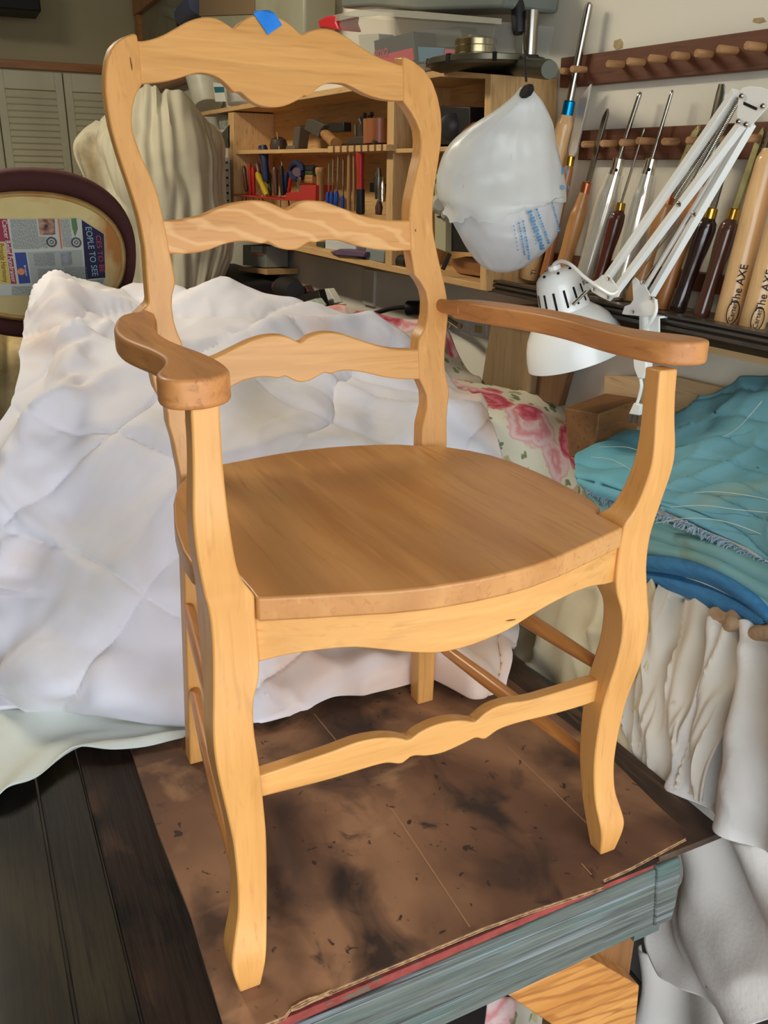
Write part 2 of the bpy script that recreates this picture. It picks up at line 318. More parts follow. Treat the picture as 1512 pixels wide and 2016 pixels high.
# arms
ARM = [(-.2315, .400), (-.246, .384), (-.256, .358), (-.263, .329), (-.2705, .295), (-.2745, .258), (-.2745, .222), (-.270, .19), (-.264, .16), (-.260, .131), (-.2592, .106), (-.263, .084), (-.2695, .064), (-.2765, .049), (-.2805, .036), (-.281, .021), (-.276, .0095), (-.266, .003), (-.253, .001), (-.241, .004), (-.2295, .0115), (-.2215, .024), (-.2175, .044), (-.2165, .062), (-.2168, .082), (-.220, .115), (-.227, .152), (-.2325, .19), (-.2338, .235), (-.2285, .28), (-.217, .33), (-.2105, .37), (-.2085, .400)]
for s in (-1, 1):
    z0, z1 = (.6365, .662) if s < 0 else (.632, .6575)
    A = [Vector((-s*x+(.026*(1-y/.4) if s > 0 else 0), y, z0)) for x, y in ARM]
    A2 = crv(A+[A[0]], 2)[:-1]
    arm = G().prism(A2, (0, 0, z1-z0)).mk('arm', W_ARM, chair, bevel=.0042, seg=4, ang=50)
    zc = (z0+z1)/2
    G().lathe((s*.2205, .385, zc), (s*.2085, .449, zc), [(0, .0128), (.2, .0125), (.4, .0108), (.55, .0098), (1, .009)], 20).mk('tenon', W_ARM, arm)

MK = M('wood_fleck', (120, 66, 30), rough=.6)
def fleck(f, pts, off=(0, -.0004, 0)):
    G().prism([f(*p)+Vector(off) for p in pts], (0, .0003, 0)).mk('wood_fleck', MK, chair)
fleck(B, [(255, 112), (257, 114), (260.5, 128), (261, 139), (258.5, 136), (256.5, 124)])
fleck(onap, [(994, 1222.5), (1005, 1219), (1015, 1218.5), (1014, 1220.5), (1002, 1223)])
fleck(B, [(817, 451), (819, 451), (819, 456), (817, 456)])
# ================================================================== THE ROOM AND THE BENCH
XW, YW, ZF, ZC = .95, 6.1, -.8, 2.35
P_WALL = M('painted_wall', (238, 233, 218), (228, 222, 204), (1.2, 1.2, 1.2), rough=.85, bump=.15, bscale=60)
P_TAN = M('tan_wall', (196, 184, 150), (180, 168, 134), (1, 1, 1), rough=.9, bump=.1)
CONC = M('concrete', (70, 65, 60), (44, 41, 38), (4, 4, 4), rough=.9, bump=.3)
def st(o): o['kind'] = 'structure'; return o
st(G().box((XW, YO, ZF), (XW+.12, YW, ZC)).mk('wall_right', P_WALL, bevel=0))
st(G().box((-3.2, YW, ZF), (XW+.12, YW+.12, ZC)).mk('wall_back', P_TAN))
st(G().box((-3.32, YO, ZF), (-3.2, YW+.12, ZC)).mk('wall_left', M('low_bounce_brown_wall', (122, 106, 84), rough=.9)))  # unseen wall, darkened so it bounces less light onto the chair
st(G().box((-3.32, YO, ZC), (XW+.12, YW+.12, ZC+.1)).mk('ceiling', M('ceiling_paint', (214, 208, 192), rough=.9)))
st(G().box((-7, YO, ZF-.1), (4, YW+.12, ZF)).mk('floor', CONC))
st(G().box((-9, -9, ZF-.12), (6, YO, ZF-.01)).mk('driveway', M('driveway_concrete', (176, 172, 164), (160, 156, 148), (2, 2, 2), rough=.9)))
st(G().box((-3.32, YO-.1, 1.6), (XW+.12, YO, ZC+.1)).mk('wall_sky_blocker', P_TAN))  # unseen header, added to keep high sky light off the seat top
st(G().box((-3.2, YO-.1, ZF), (-1.45, YO, 1.6)).mk('wall_side_blocker', M('side_blocker_brown', (120, 106, 86), rough=.9)))  # unseen wall piece, added to cut the light from the left
# louvred closet doors in the back wall
WD = M('door_cream', (226, 220, 190), (214, 207, 176), (3, 3, 3), rough=.5)
ORNG = wood('fir_trim', (190, 126, 62), (160, 98, 44), 'x', fine=.5)
xa, xb = Y(-3, 220, YW).x, Y(129, 220, YW).x; wdt = xb-xa; zt = Y(60, 141, YW).z; sp = Y(60, 200, YW).z-Y(60, 212.8, YW).z
slat0 = None
for k, x0 in enumerate((xa-wdt, xa, xb, xb+wdt)):
    x0 += .004; x1 = x0+wdt-.008
    d = bpy.data.objects.new('door_%d' % (k+1), None); COL.objects.link(d); d.location = (x0, YW, ZF); d['kind'] = 'structure'
    g = G(); y0, y1 = YW-.04, YW-.004
    if x1 > XW-.3 and k == 3: x1 = min(x1, XW-.05)
    g.box((x0, y0, ZF+.02), (x0+.05, y1, zt)).box((x1-.05, y0, ZF+.02), (x1, y1, zt)).box((x0+.05, y0, zt-.11), (x1-.05, y1, zt)).box((x0+.05, y0, ZF+.02), (x1-.05, y1, ZF+.2)).box((x0+.05, y1-.008, ZF+.2), (x1-.05, y1, zt-.11))
    g.mk('door_frame', WD, d, bevel=.003)
    z = zt-.135; me = None
    while z > ZF+.24:
        if me is None:
            o = G().prism([(x0+.045, y0+.002, z-.02), (x0+.045, y0+.007, z-.026), (x0+.045, y1-.01, z+.016), (x0+.045, y1-.015, z+.02)], (x1-x0-.09, 0, 0)).mk('slat', WD, d); me = o; zb = z
        else:
            o = me.copy(); COL.objects.link(o); o.location = (me.location.x, me.location.y, me.location.z+z-zb)
        z -= sp
q = [Y(-400, 102, YW), Y(262, 143, YW)]
st(G().box((-3.2, YW-.03, zt+.012), (XW-.06, YW, zt+.062)).mk('trim_1', ORNG, bevel=.003))
st(G().box((xa-.06, YW-.025, ZF), (xa-wdt*0-.0, YW-.0, zt+.012)).mk('trim_2', ORNG)) if False else None
st(G().box((-3.2, YW-.02, ZF), (XW, YW, ZF+.1)).mk('baseboard_back', WD))
# window in the right wall beyond the cabinet
y0w, y1w = X(279, 100, XW).y, X(430, 100, XW).y; z1w, z0w = X(285, 24, XW).z, X(285, 172, XW).z
w = bpy.data.objects.new('window_1', None); COL.objects.link(w); w.location = (XW, y0w, z0w); w['kind'] = 'structure'
y1w = max(y1w, 3.9)
for nm, a, b in (('window_frame', (XW-.035, y0w-.10, z0w), (XW, y0w, z1w)), ('window_frame', (XW-.035, y1w, z0w), (XW, y1w+.1, z1w)), ('window_frame', (XW-.04, y1w, z1w), (XW, y0w, z1w+.09)), ('window_sill', (XW-.07, y1w-.03, z0w-.07), (XW, y0w+.03, z0w))):
    G().box(a, b).mk(nm, ORNG, w, bevel=.004)
G().box((XW-.006, y1w+.1, z0w), (XW-.001, y0w-.1, z1w)).mk('pane', M('dusty_glass', (150, 146, 122), (120, 116, 96), (3, 3, 3), rough=.35), w)
spk = G().box((Y(-60, -40, 5.6).x, 5.5, Y(0, 22, 5.6).z), (Y(76, 10, 5.6).x, 5.8, Y(0, -60, 5.6).z)).mk('wall_speaker', M('black_matt', (22, 22, 22), rough=.7), bevel=.01)
tag(spk, 'black box high on the tan wall above the louvred doors', 'speaker')
G().box((Y(-20, -40, 5.6).x, 5.78, Y(0, 5, 5.6).z), (Y(30, 10, 5.6).x, 6.12, Y(0, -30, 5.6).z)).mk('wall_bracket', MATS['black_matt'], spk)

# ---- workbench
PLK = wood('dark_plank', (50, 35, 27), (26, 19, 16), 'y', fine=.35, rough=.6, coat=.05, bump=.5, spots=(((92, 66, 48), (9, 3, 9), .55, .7), ((20, 15, 14), (6, 4, 6), .55, .62)))
PLK2 = wood('greenish_plank', (38, 31, 20), (24, 20, 14), 'y', fine=.2, rough=.5, coat=.1, bump=.15, spots=(((50, 43, 28), (5, 3, 5), .52, .7), ((22, 20, 18), (4, 4, 4), .55, .62)))
for m_ in (PLK, PLK2): m_.node_tree.nodes['Principled BSDF'].inputs['Specular IOR Level'].default_value = .12
PLK3 = wood('brown_plank', (98, 72, 52), (70, 50, 36), 'y', fine=.4, rough=.65, coat=.02, bump=.5, spots=(((44, 30, 22), (8, 3, 8), .52, .62),))
bench = root('workbench', (0, .4, ZF), 'weathered wooden workbench with dark plank top and blue green front board', 'workbench')
zt_ = -.0065
for a, b, m, dz in ((-1.1, -.4155, PLK2, -.004), (-.4125, -.3535, PLK2, -.003), (-.3515, -.2, PLK, .0), (-.198, -.02, PLK, 0), (-.018, .16, PLK, 0), (.162, .30, PLK, 0), (.302, .418, PLK3, 0)):
    G().box((a, -.031 if a > -.36 else -.3, zt_-.010+dz), (b, 1.25, zt_+dz)).mk('plank', m, bench, bevel=.0015)
G().box((-.4157, -.3, zt_-.02), (-.4123, 1.25, zt_-.006)).mk('plank_gap_filler', M('grey_dust', (96, 88, 74), rough=.9), bench) if False else None
TEAL = wood('weathered_teal', (104, 108, 100), (78, 82, 77), 'x', fine=2.6, rough=.85, coat=0, bump=1., spots=(((84, 102, 94), (5, 9, 30), .5, .64), ((126, 130, 134), (3, 40, 150), .54, .68), ((62, 60, 55), (3, 40, 210), .56, .66)))
RED = M('red_paint', (148, 64, 54), (122, 50, 42), (40, 20, 40), rough=.8, bump=.4, spots=(((96, 88, 72), (30, 30, 60), .62, .7),))
YA = -.024
def yq(*pts, y=YA): return [Y(a, b, y) for a, b in pts]
zat, zab = Y(1188, 1751, YA).z, Y(1150, 1895, YA).z
def exl(p, q, x): return p+(q-p)*((x-p.x)/(q.x-p.x))
tr_, brr = Y(1294, 1712, YA), Y(1288, 1826, YA); tl, bl = exl(Y(950, 1861, YA), tr_, -1.05), exl(Y(950, 1985, YA), Y(1229, 1855, YA), -1.05)
G().hexa([tl, tr_, brr, bl], [p+Vector((0, .035, 0)) for p in (tl, tr_, brr, bl)]).mk('front_board', TEAL, bench, bevel=.002)
q = yq((1295.5, 1711), (1341, 1690), (1341, 1724), (1332, 1780), (1323, 1812), (1289.5, 1826), y=YA-.004)
G().prism(q, (0, .05, 0)).mk('end_block', TEAL, bench, bevel=.003)
a, b = Y(1338, 1678, YA+.004), Y(1338, 1690, YA+.004); c, d = Y(950, 1842, YA+.004), Y(950, 1859, YA+.004)
c, d = exl(c, a, -1.05), exl(d, b, -1.05)
G().hexa([c, a, b, d], [p+Vector((0, .03, 0)) for p in (c, a, b, d)]).mk('red_strip', RED, bench, bevel=.001)
G().box((.30, -.01, -.17), (.345, 1.1, -.04)).mk('end_board', TEAL, bench)
for x in (-.95, .25):
    for y in (.02, 1.1): G().box((x, y, ZF), (x+.085, y+.085, -.04)).mk('leg', wood('old_pine', (150, 104, 58), (118, 78, 42), 'z', fine=.4, rough=.6), bench, bevel=.003)
PINE = wood('pine_board', (206, 146, 78), (182, 118, 54), 'x', fine=.35, rough=.5, coat=.1, bump=.15, figure=((6, 6, 30), 8, 1., (140, 82, 34), .6))
q = yq((985, 1975), (1163, 1888), (1258, 1942), (1250, 2035), (1170, 2035), (1010, 1966), y=-.01)
pb = G().prism([Y(1000, 1960, -.01), Y(1163, 1886, -.01), Y(1259, 1941, -.01), Y(1249, 2050, -.01), Y(1120, 2040, -.01)], (0, .04, 0)).mk('pine_board', PINE, bevel=.002)
tag(pb, 'knotty varnished pine board slanting below the workbench front', 'board')
bx = G().box((.12, .35, ZF), (.40, .7, -.42)).mk('storage_bin', M('dark_bin', (40, 34, 32), rough=.6), bevel=.01); tag(bx, 'dark bin on the floor beneath the workbench', 'bin')
# cardboard
CARD = M('stained_cardboard', (162, 118, 84), (138, 98, 68), (7, 5, 7), rough=.75, bump=.12, bscale=25, lo=.3, hi=.7,
    spots=(((104, 70, 48), (3.0, 2.4, 3), .43, .60), ((74, 50, 36), (5.5, 4.5, 8), .50, .64), ((50, 34, 26), (9, 6, 12), .56, .68), ((56, 38, 28), (70, 60, 50), .66, .70), ((60, 40, 30), (24, 16, 20), .66, .74), ((172, 130, 92), (5, 8, 5), .60, .76)))
card = root('cardboard_sheet', (0, .2, zt_), 'flattened brown cardboard sheet with dark stains under the chair', 'cardboard')
pts = [Z(262, 1488), Z(312, 1640), Z(375, 1800), Z(448, 2045), Z(560, 2000), Z(572, 1984), Z(700, 1930), Z(850, 1868), Z(950, 1826), Z(1050, 1790), Z(1190, 1744), Z(1188, 1731), Z(1240, 1708), Z(1300, 1676), Z(1352, 1648), Z(1345, 1630), Z(1300, 1590), Z(1210, 1500), Z(1160, 1455)]
pts = [Vector((p.x, p.y, 0)) for p in pts]+[Vector((.345, .60, 0)), Vector((-.275, .60, 0))]
G().prism([p+Vector((0, 0, -.0012)) for p in pts], (0, 0, .0012)).mk('top_ply', CARD, card)
G().prism([p+Vector((0, .0015, -.0050)) for p in pts], (0, 0, .0036)).mk('core', M('cardboard_edge', (176, 140, 100), (120, 84, 54), (120, 20, 300), rough=.9), card)
G().prism([p+Vector((0, 0, -.0062)) for p in pts], (0, 0, .0012)).mk('bottom_ply', MATS['cardboard_edge'], card)
for c0, c1 in (((770, 1590), (925, 1825)), ((1000, 1470), (1175, 1640)), ((618, 1405), (668, 1465)), ((1145, 1700), (1165, 1722))):
    a, b = Z(*c0, z=.0004), Z(*c1, z=.0004); n = (b-a).cross(Vector((0, 0, 1))).normalized()*.0009
    G().add([a-n, b-n, b+n, a+n], [(0, 1, 2, 3)]).mk('crease', M('card_crease', (160, 120, 84), rough=.8), card)
gl = G()
for k in range(3):
    gl.tube([Z(573+i*9, 1990-i*3.8-k*4+math.sin(i*.8+k)*1.5, .001+.001*k) for i in range(10)], .0012, 5)
gl.mk('torn_edge', MATS['cardboard_edge'], card)

fx = root('fill_light_housing', (-.9, 2.4, 2.22), 'unseen long housing added with the warm fill light, high behind the chair', 'ceiling light')  # housing added around the warm fill light, never in view
G().box((-1.05, 1.7, 2.23), (-.75, 3.1, ZC)).mk('housing', M('fill_housing_white', (230, 230, 226), rough=.4), fx)
# ================================================================== CLOTHS
def net(s, mode, dflt=None):
    out = []
    for row in s.strip().split('\n'):
        r = []
        for q in row.split():
            v = list(map(float, q.split(',')))
            if len(v) == 2: v.append(dflt)
            r.append(mode(*v))
        out.append(r)
    return out
def YZ(a, b, c):
    p = Z(a, b, .014) if c == 0 else Y(a, b, c)
    return p if c == 0 or p.z > .035 else Z(a, b, .035)
COMF = M('white_comforter', (232, 230, 238), (222, 219, 226), (3, 3, 3), rough=.8, bump=.12, bscale=30, spots=(((224, 196, 176), (2.0, 2.0, 3.2), .55, .68), ((212, 206, 200), (2.6, 2.6, 2), .56, .68), ((150, 120, 100), (60, 60, 60), .78, .8)))
rows = net("""
60,610,1.62 88,578,1.60 130,566,1.58 190,578,1.55 270,583,1.52 360,580,1.48 440,574,1.45 520,590,1.4 600,596,1.36 690,625,1.3 780,660,1.24 850,700,1.18 893,742,1.12
52,655,1.35 95,630,1.32 150,625,1.3 215,632,1.28 290,640,1.26 370,640,1.24 450,640,1.22 530,645,1.2 620,655,1.18 710,680,1.14 790,712,1.1 860,745,1.06 915,775,1.02
35,730,1.1 90,705,1.08 155,700,1.06 225,710,1.05 300,722,1.04 380,725,1.02 465,725,1.0 550,730,.98 640,738,.97 730,752,.95 810,768,.93 885,790,.91 950,815,.9
15,800,.97 80,785,.94 150,780,.92 225,785,.9 305,798,.88 385,800,.86 475,800,.84 565,802,.83 655,806,.82 745,815,.81 830,825,.8 905,840,.8 970,850,.8
-30,880,.9 55,880,.87 130,870,.84 215,880,.8 300,890,.77 385,890,.75 475,890,.73 565,892,.73 655,895,.72 750,900,.72 840,905,.72 920,905,.73 982,900,.76
-60,1000,.86 30,1000,.82 110,1000,.78 205,1005,.73 300,1010,.7 385,1010,.68 475,1010,.67 565,1010,.66 660,1010,.66 760,1010,.66 850,1010,.67 940,1010,.68 1000,1010,.72
-80,1130,.81 20,1130,.77 100,1130,.72 200,1130,.67 295,1135,.64 380,1140,.62 470,1140,.61 565,1140,.6 660,1140,.6 760,1140,.61 850,1135,.62 945,1130,.63 1010,1130,.68
-90,1260,.76 10,1260,.71 95,1265,.66 195,1270,.61 290,1275,.58 375,1280,.56 465,1280,.55 565,1270,.55 665,1260,.56 765,1250,.57 855,1245,.59 940,1245,.6 1022,1240,.66
-100,1360,0 0,1352,0 90,1352,.60 190,1358,.56 285,1372,.52 370,1378,.5 460,1378,.5 560,1370,.5 665,1330,.52 765,1325,.54 860,1320,.56 940,1330,.58 1000,1300,.62
-100,1402,0 0,1400,0 85,1394,0 180,1400,0 275,1416,0 365,1422,0 455,1424,0 560,1418,0 650,1374,0 755,1368,0 860,1362,0 940,1378,0 985,1356,0
""", YZ)
def dc(u, v, p):
    q = p+Vector((fbm(p, 2.2, 2, 6.), 0, fbm(p, 2.2, 2, 9.)))*.10
    big = fbm(p, 2.6, 3, 1.)*.03+fbm(p, 8., 2, 4.)*.009+fbm(Vector((p.x*.5+p.z*.5, p.y, p.z-p.x)), 11, 2, 2.)*.005
    rd = max(0, ridge(q, 3.3, 2.))**3*.026+max(0, ridge(q, 7.5, 5.))**4*.012*(.3+max(0, fbm(p, 2, 2, 3.))*2)
    # quilting seams: a diamond net pressed into the filling
    a = (q.x*1.0+q.z*1.25+q.y*.55)/.40+.3; b = (q.x*1.0-q.z*1.1-q.y*.75)/.40+.1
    sm = min(abs(a-round(a)), abs(b-round(b))); seam = -.006*math.exp(-(sm/.014)**2)-.006*math.exp(-(sm/.08)**2)
    fine = 0
    if u < .34 and v < .70:   # crumpled binding down the left corner
        k = math.exp(-((u-.12-.03*math.sin(v*8))/.05)**2); fine = k*(max(-.3, ridge(p, 15., 8.))*.018+.020)
    w = min(1, (1-v)*9); base = .02*math.sin(u*34+fbm(p, 3, 2, 3.)*7)*max(0, (v-.76)/.24)*w
    return (big+rd+seam+fine)*(.25+.75*w)*min(1, .25+u*9)+base*.7
def mksheet(name, rows, nu, nv, m, disp, thick, label, cat, group=None, parent=None):
    # the folds rise towards the side the net's normal faces; choose the sign so that they rise outwards (away from the support)
    P = rows; a = (P[0][1]-P[0][0]); b = (P[1][0]-P[0][0])
    i, j = len(P)//2, len(P[0])//2
    n = (P[i+1][j]-P[i][j]).cross(P[i][j+1]-P[i][j]) if i+1 < len(P) and j+1 < len(P[0]) else b.cross(a)
    s = 1 if n.dot(CAM-P[i][j]) > 0 else -1
    return sheet(name, rows, nu, nv, m, (lambda u, v, p: s*disp(u, v, p)), thick, parent, label, cat, group)
mksheet('comforter', rows, 16, 18, COMF, dc, .01, 'stained white quilted comforter draped over the bulky shape behind the chair', 'blanket')
co = bpy.data.objects['comforter']; lo_v = Vector(co.location)
for v_ in co.data.vertices:
    w_ = v_.co+lo_v
    if abs(w_.x) < .25 and w_.z < .42 and w_.y < .446: v_.co.y += (.446-w_.y)*(1 if abs(w_.x) < .22 else (.25-abs(w_.x))/.03)
# pale sheet under it, spilling over the dark planks
SHEET = M('pale_sheet', (216, 222, 214), (204, 210, 202), (4, 4, 4), rough=.8, bump=.05)
rows = net("""
-100,1370 0,1372 90,1372 180,1380 270,1396 330,1405 380,1410
-110,1420 -10,1415 80,1415 170,1425 260,1440 330,1445 390,1440
-110,1480 -10,1478 60,1470 130,1458 200,1456 290,1456 372,1448
-110,1590 -20,1578 20,1560 70,1535 140,1486 230,1482 362,1458
""", lambda a, b, c: Z(a, b, .006))
mksheet('bed_sheet', rows, 10, 10, SHEET, lambda u, v, p: .006*math.sin(v*6+u*3)+.004*math.sin(u*16+v*9)+fbm(p, 9, 2, 2.)*.004+.003, .002, 'pale greenish sheet peeking out beneath the comforter over the dark planks', 'sheet')
# floral cloths
def floral(name, base):
    m = bpy.data.materials.new(name); m.use_nodes = True; nt = m.node_tree; N = nt.nodes; K = nt.links; b = N['Principled BSDF']; b.inputs['Roughness'].default_value = .85
    tc = N.new('ShaderNodeTexCoord'); dn = N.new('ShaderNodeTexNoise'); dn.inputs['Scale'].default_value = 22; dn.inputs['Detail'].default_value = 4
    va = N.new('ShaderNodeVectorMath'); va.operation = 'MULTIPLY_ADD'; va.inputs[1].default_value = (.06,)*3
    K.new(tc.outputs['Object'], dn.inputs[0]); K.new(dn.outputs[1], va.inputs[0]); K.new(tc.outputs['Object'], va.inputs[2])
    def vor(sc, off): 
        mp = N.new('ShaderNodeMapping'); mp.inputs['Location'].default_value = off; K.new(va.outputs[0], mp.inputs[0]); v = N.new('ShaderNodeTexVoronoi'); v.inputs['Scale'].default_value = sc; v.inputs['Randomness'].default_value = .9; K.new(mp.outputs[0], v.inputs[0]); return v
    def rng(s, a, z, o0=0, o1=1): r = N.new('ShaderNodeMapRange'); r.inputs[1].default_value = a; r.inputs[2].default_value = z; r.inputs[3].default_value = o0; r.inputs[4].default_value = o1; K.new(s, r.inputs[0]); return r.outputs[0]
    def mix(f, a, c):
        x = N.new('ShaderNodeMix'); x.data_type = 'RGBA'; K.new(f, x.inputs[0])
        for s, i in ((a, 6), (c, 7)):
            if isinstance(s, tuple): x.inputs[i].default_value = s
            else: K.new(s, x.inputs[i])
        return x.outputs[2]
    lf = vor(26, (0, 0, 0)); c = mix(rng(lf.outputs[0], .30, .24), L(base), L((128, 134, 98)))
    lf2 = vor(17, (3, 1, 2)); c = mix(rng(lf2.outputs[0], .26, .2), c, L((196, 176, 132)))
    r1 = vor(6.4, (5, 2, 7)); w = N.new('ShaderNodeMath'); w.operation = 'SINE'; mm = N.new('ShaderNodeMath'); mm.operation = 'MULTIPLY'; mm.inputs[1].default_value = 34; K.new(r1.outputs[0], mm.inputs[0]); K.new(mm.outputs[0], w.inputs[0])
    pet = mix(rng(w.outputs[0], -1, 1), L((226, 150, 150)), L((238, 206, 200)))
    c = mix(rng(r1.outputs[0], .50, .47), c, pet)
    r2 = vor(6, (1, 9, 4)); w2 = N.new('ShaderNodeMath'); w2.operation = 'SINE'; m2 = N.new('ShaderNodeMath'); m2.operation = 'MULTIPLY'; m2.inputs[1].default_value = 42; K.new(r2.outputs[0], m2.inputs[0]); K.new(m2.outputs[0], w2.inputs[0])
    c = mix(rng(r2.outputs[0], .36, .33), c, mix(rng(w2.outputs[0], -1, 1), L((186, 66, 84)), L((220, 120, 130))))
    K.new(c, b.inputs['Base Color']); return m
FLOR = floral('floral_print', (228, 222, 196)); FLOR2 = floral('floral_print_pale', (206, 198, 180))
rows = net("""
868,742,1.2 930,752,1.2 1000,766,1.16 1060,775,1.12 1100,786,1.12 1122,806,1.14
878,790,1.08 940,800,1.04 1000,812,1.0 1062,822,1.0 1110,838,1.02 1136,860,1.06
895,870,1.0 955,880,.96 1010,892,.93 1068,902,.93 1118,915,.95 1146,925,1.0
918,980,.95 975,985,.9 1030,990,.88 1085,1000,.88 1130,1005,.9 1166,1012,.96
930,1100,.9 990,1100,.86 1040,1100,.84 1095,1100,.84 1140,1100,.87 1180,1100,.92
""", Y)
mksheet('floral_cloth', rows, 10, 12, FLOR, lambda u, v, p: .01*math.sin(u*15+fbm(p, 4, 2)*3)*v+fbm(p, 8, 2, 3.)*.008, .003, 'rose patterned cloth bunched beside the right back post of the chair', 'cloth')
rows = net("""
640,606,1.55 700,612,1.55 760,620,1.52 820,630,1.5 870,648,1.48 905,690,1.45 938,735,1.42
660,650,1.45 720,665,1.42 775,690,1.4 830,715,1.38 875,725,1.36 910,745,1.34 945,765,1.32
680,740,1.38 735,750,1.36 790,770,1.34 840,790,1.3 885,800,1.3 920,820,1.28 960,840,1.26
""", Y)
mksheet('floral_cloth', rows, 10, 10, FLOR2, lambda u, v, p: .012*math.sin(u*12+v*5)+fbm(p, 8, 2, 7.)*.008, .003, 'paler rose patterned cloth lying behind the comforter near the outlet', 'cloth')
rows = net("""
-60,640,1.9 0,648,1.9 30,655,1.9 60,670,1.88
-60,700,1.85 0,705,1.83 25,710,1.83 60,730,1.83
-60,830,1.8 0,830,1.8 25,835,1.8 60,850,1.8
""", Y)
mksheet('floral_cloth', rows, 8, 8, M('tan_floral', (196, 176, 128), (150, 128, 84), (14, 14, 14), rough=.9), lambda u, v, p: .01*math.sin(u*9), .003, 'tan patterned cloth hanging below the oval chair back at the left edge', 'cloth')
# blue moving blanket
BLUE = M('blue_blanket', (116, 174, 190), (98, 156, 174), (5, 5, 5), rough=.85, bump=.5, bscale=22, spots=(((126, 162, 158), (3, 3, 4), .56, .68), ((30, 46, 50), (22, 22, 22), .70, .74)))
BLUEA = M('blue_blanket_bright', (122, 190, 206), (104, 174, 194), (6, 6, 6), rough=.85, bump=.5, bscale=22, spots=(((40, 56, 60), (20, 20, 20), .68, .72),))
BLUE3 = M('blue_blanket_faded', (108, 160, 172), (124, 168, 166), (6, 6, 6), rough=.85, bump=.5, bscale=22, spots=(((116, 132, 110), (5, 5, 8), .56, .68),))
BIND = M('blue_binding', (60, 128, 176), (46, 110, 158), (20, 20, 90), rough=.8, bump=.6, bscale=70)
blk = root('moving_blanket', (.7, .5, .1), 'turquoise quilted moving blanket folded in layers at the right, stained', 'blanket')
rows = net("""
1330,812,.90 1370,792,.91 1410,776,.915 1460,762,.915 1512,748,.915 1620,716,.915
1325,852,.83 1365,842,.84 1410,832,.84 1460,822,.84 1512,812,.84 1620,790,.84
1315,905,.75 1360,898,.75 1410,890,.75 1460,886,.75 1512,882,.75 1620,866,.75
1290,955,.66 1350,955,.66 1410,955,.66 1460,955,.66 1512,955,.66 1620,950,.66
1270,985,.61 1340,990,.6 1410,1000,.59 1460,1005,.58 1512,1015,.57 1620,1025,.55
1268,1000,.59 1340,1022,.575 1410,1050,.56 1460,1072,.55 1512,1102,.54 1620,1150,.52
""", X)
def dbl(u, v, p): return fbm(p, 6, 3, 3.)*.016+max(0, ridge(p, 8, 1.))**2*.012-.009*math.exp(-(((v*7+math.sin(u*5)*.35) % 1-.5)/.06)**2)
mksheet('blanket_layer', rows, 14, 14, BLUE, dbl, .01, None, None, parent=blk)
rows = net("""
1160,884,.84 1190,864,.86 1225,858,.88 1270,866,.88 1310,880,.88
1140,900,.74 1180,888,.76 1220,888,.78 1265,893,.78 1310,900,.78
1134,920,.68 1175,925,.68 1218,930,.69 1262,935,.7 1305,940,.7
1137,940,.64 1175,950,.63 1215,962,.62 1260,975,.61 1300,985,.61
1158,956,.64 1190,970,.63 1225,985,.62 1262,1000,.61 1300,1010,.6
""", X)
mksheet('blanket_layer', rows, 12, 12, BLUEA, lambda u, v, p: fbm(p, 7, 2, 9.)*.012+.006-.008*math.exp(-((v*3.2 % 1-.5)/.08)**2), .01, None, None, parent=blk)
rows = net("""
1150,962,.66 1215,992,.63 1262,1008,.61 1300,1022,.6 1360,1042,.58 1430,1070,.565 1512,1112,.55 1620,1160,.53
1185,1010,.62 1225,1030,.60 1265,1045,.59 1305,1060,.575 1360,1075,.56 1430,1105,.545 1512,1150,.53 1620,1200,.51
1200,1070,.6 1235,1080,.59 1270,1088,.575 1305,1095,.56 1360,1105,.545 1430,1135,.53 1512,1188,.515 1620,1250,.5
1205,1095,.6 1240,1100,.59 1272,1105,.575 1305,1107,.56 1365,1115,.55 1432,1143,.535 1512,1196,.52 1620,1262,.505
""", X)
mksheet('blanket_layer', rows, 12, 12, BLUE3, lambda u, v, p: fbm(p, 6, 2, 5.)*.01+.004*math.sin(v*22+u*4), .01, None, None, parent=blk)
rows = net("""
1265,1098,.56 1320,1103,.55 1380,1116,.54 1430,1138,.53 1475,1168,.52 1512,1198,.515 1545,1230,.515
1265,1108,.548 1320,1114,.538 1380,1127,.528 1430,1149,.518 1475,1178,.508 1512,1210,.503 1545,1240,.503
1265,1118,.56 1320,1124,.55 1380,1138,.54 1430,1160,.53 1475,1186,.52 1505,1212,.515 1535,1240,.515
""", X)
mksheet('binding', rows, 10, 5, BIND, lambda u, v, p: .0, .012, None, None, parent=blk)
rows = net("""
1268,1122,.57 1320,1132,.56 1380,1150,.55 1430,1172,.54 1470,1196,.53 1505,1218,.52
1268,1133,.56 1320,1146,.55 1380,1168,.54 1430,1190,.53 1470,1207,.52 1506,1224,.51
1266,1140,.57 1320,1158,.56 1380,1184,.55 1430,1206,.54 1470,1220,.53 1498,1228,.52
""", X)
mksheet('binding', rows, 10, 5, BIND, lambda u, v, p: .0, .01, None, None, parent=blk)
STI = M('white_stitch', (206, 214, 200), rough=.9)
for s, x in (("1330,975 1400,968 1470,975 1540,990", .598), ("1300,1000 1380,995 1450,1003 1540,1012", .568), ("1290,1030 1360,1020 1440,1030 1540,1070", .55), ("1165,900 1205,905 1250,930", .675), ("1180,880 1230,880 1260,888", .745), ("1400,870 1450,845 1500,790", .78)):
    G().tube([X(a, b, x) for a, b in TR(s)], .0006, 5, 6).mk('stitching', STI, blk)
fr = G(); random.seed(3)
